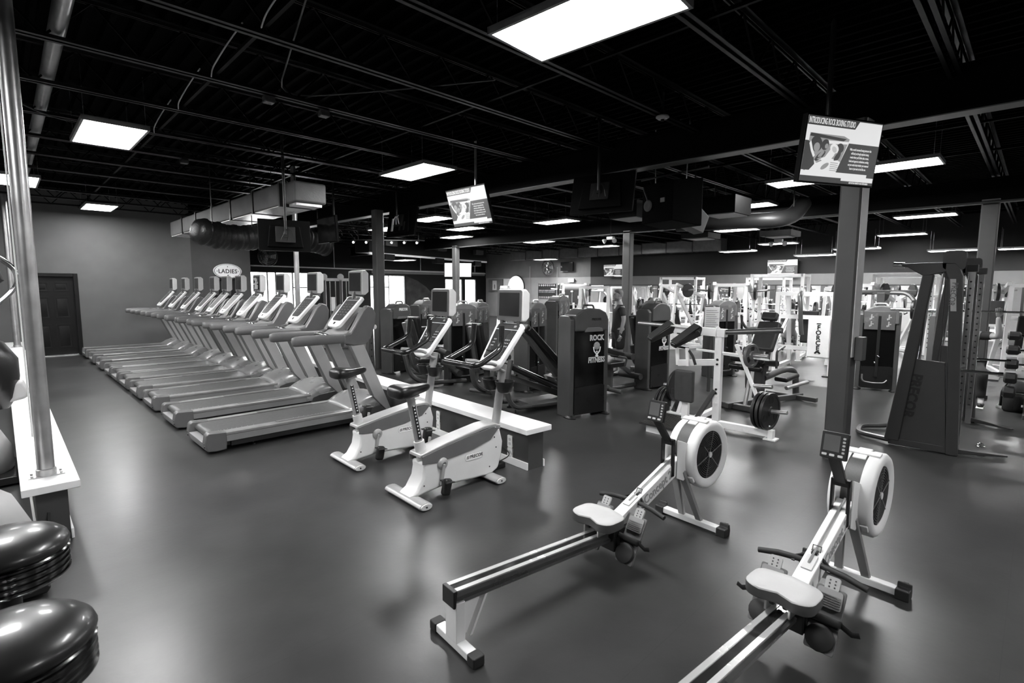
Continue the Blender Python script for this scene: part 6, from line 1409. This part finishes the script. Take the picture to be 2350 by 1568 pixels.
# two people far back
def far_person(label, loc, rz, shirt, bald):
    t = thing('person', label, 'person', (loc[0], loc[1], loc[2]), rz)
    J2 = [((0, 0, .50), (.15, .12)), ((0, 0, .70), (.13, .10)), ((0, 0, .9), (.16, .11)), ((0, 0, 1.03), (.10, .07)), ((.01, 0, 1.12), .05), ((.02, 0, 1.2), .05), ((0, .19, 1.02), .055), ((.04, .24, .78), .045), ((.2, .2, .66), .035), ((0, -.19, 1.02), .055), ((.04, -.24, .78), .045), ((.2, -.2, .66), .035), ((.1, .1, .49), .085), ((.45, .14, .5), .065), ((.45, .15, .08), .042), ((.58, .16, .04), .035), ((.1, -.1, .49), .085), ((.45, -.14, .5), .065), ((.45, -.15, .08), .042), ((.58, -.16, .04), .035)]
    E2 = [(0, 1), (1, 2), (2, 3), (3, 4), (4, 5), (3, 6), (6, 7), (7, 8), (3, 9), (9, 10), (10, 11), (0, 12), (12, 13), (13, 14), (14, 15), (0, 16), (16, 17), (17, 18), (18, 19)]
    skin_body('body', J2, E2, 0, SKIN, t); head(t, (.03, 0, 1.27), (1, 0, 0), SHORTS, bald)
    skin_body('shirt', [((0, 0, .48), (.16, .13)), ((0, 0, .7), (.145, .115)), ((0, 0, .9), (.175, .12)), ((0, 0, 1.03), (.12, .085)), ((0, .19, 1.02), .07), ((.025, .22, .86), .06), ((0, -.19, 1.02), .07), ((.025, -.22, .86), .06)], [(0, 1), (1, 2), (2, 3), (3, 4), (4, 5), (3, 6), (6, 7)], 1, shirt, t)
    hand(t, (.2, .2, .66), (1, 0, -.2), (0, -1, 0)); hand(t, (.2, -.2, .66), (1, 0, -.2), (0, 1, 0))
    return t
far_person('person in a grey shirt seated with back turned, behind the white rack', (15.4, 4.75, 0), R(20), MGREY, False)
b = thing('flat_bench', 'dark flat bench under the person in the grey shirt', 'bench', (15.5, 4.8, 0), R(20)); pad((-.3, 0, .36), (.5, 0, .36), .28, .08, name='seat_pad', t=b); MB().bar((0, 0, 0), (0, 0, .33), .08, .08, (1, 0, 0)).build('post', TOWER, b)
far_person('bald person behind the weight towers at the rear windows', (8.7, 11.3, .16), R(60), SHIRT, True)
b = thing('flat_bench', 'dark flat bench under the bald person', 'bench', (8.75, 11.35, 0), R(60)); pad((-.3, 0, .52), (.5, 0, .52), .28, .08, name='seat_pad', t=b); MB().bar((0, 0, 0), (0, 0, .49), .08, .08, (1, 0, 0)).build('post', TOWER, b)

# ================================================================== cable rack before the rear windows, seat frame by the second column
t = thing('cable_rack', 'dark cable rack with chrome rods and pulleys before the rear windows', 'weight machine', (7.1, 14.3, 0), R(-30))
for x in (-.45, .0, .45):
    MB().b2((x-.04, -.05, 0), (x+.04, .05, 2.0)).build('upright', TOWER, t, bev=.006); MB().disc((x, -.06, 2.08), .09, .03, (0, 1, 0), 18).build('pulley', LGREY, t)
MB().b2((-.55, -.05, 1.96), (.55, .05, 2.04)).build('cross_beam', FOIL, t, bev=.006)
for x in (-.3, -.15, .15, .3): MB().tube([(x, 0, .1), (x, 0, 1.96)], .014, 8).build('guide_rod', CHROME, t)
for x in (-.22, .22): MB().b2((x-.13, -.06, .1), (x+.13, .06, .7)).build('weight_stack', BLACK, t, bev=.004); MB().b2((x-.05, -.07, 1.1), (x+.05, -.05, 1.5)).build('placard', PAPER, t)
MB().b2((-.6, -.3, 0), (.6, .3, .05)).build('base', TOWER, t, bev=.006)
t = thing('adjustable_post', 'grey perforated machine post with pale round knob at the foot of the second column', 'weight machine', (5.15, 9.25, 0), R(20))
MB().prism([(-.12, 0), (.12, 0), (.08, 1.1), (-.02, 1.12)], -.04, .04).build('post', TOWER, t, bev=.01)
MB().tube([(0, -.04, 1.02), (0, -.14, 1.02)], .02, 8).disc((0, -.15, 1.02), .045, .03, (0, 1, 0), 16).build('knob', OFFW, t)
h = MB()
for k in range(5): h.disc((.02, -.042, .3+.13*k), .018, .006, (0, 1, 0), 8)
h.build('pin_holes', BLACK, t, kind='stuff')
MB().b2((-.2, -.12, 0), (.2, .12, .04)).build('base_plate', TOWER, t)
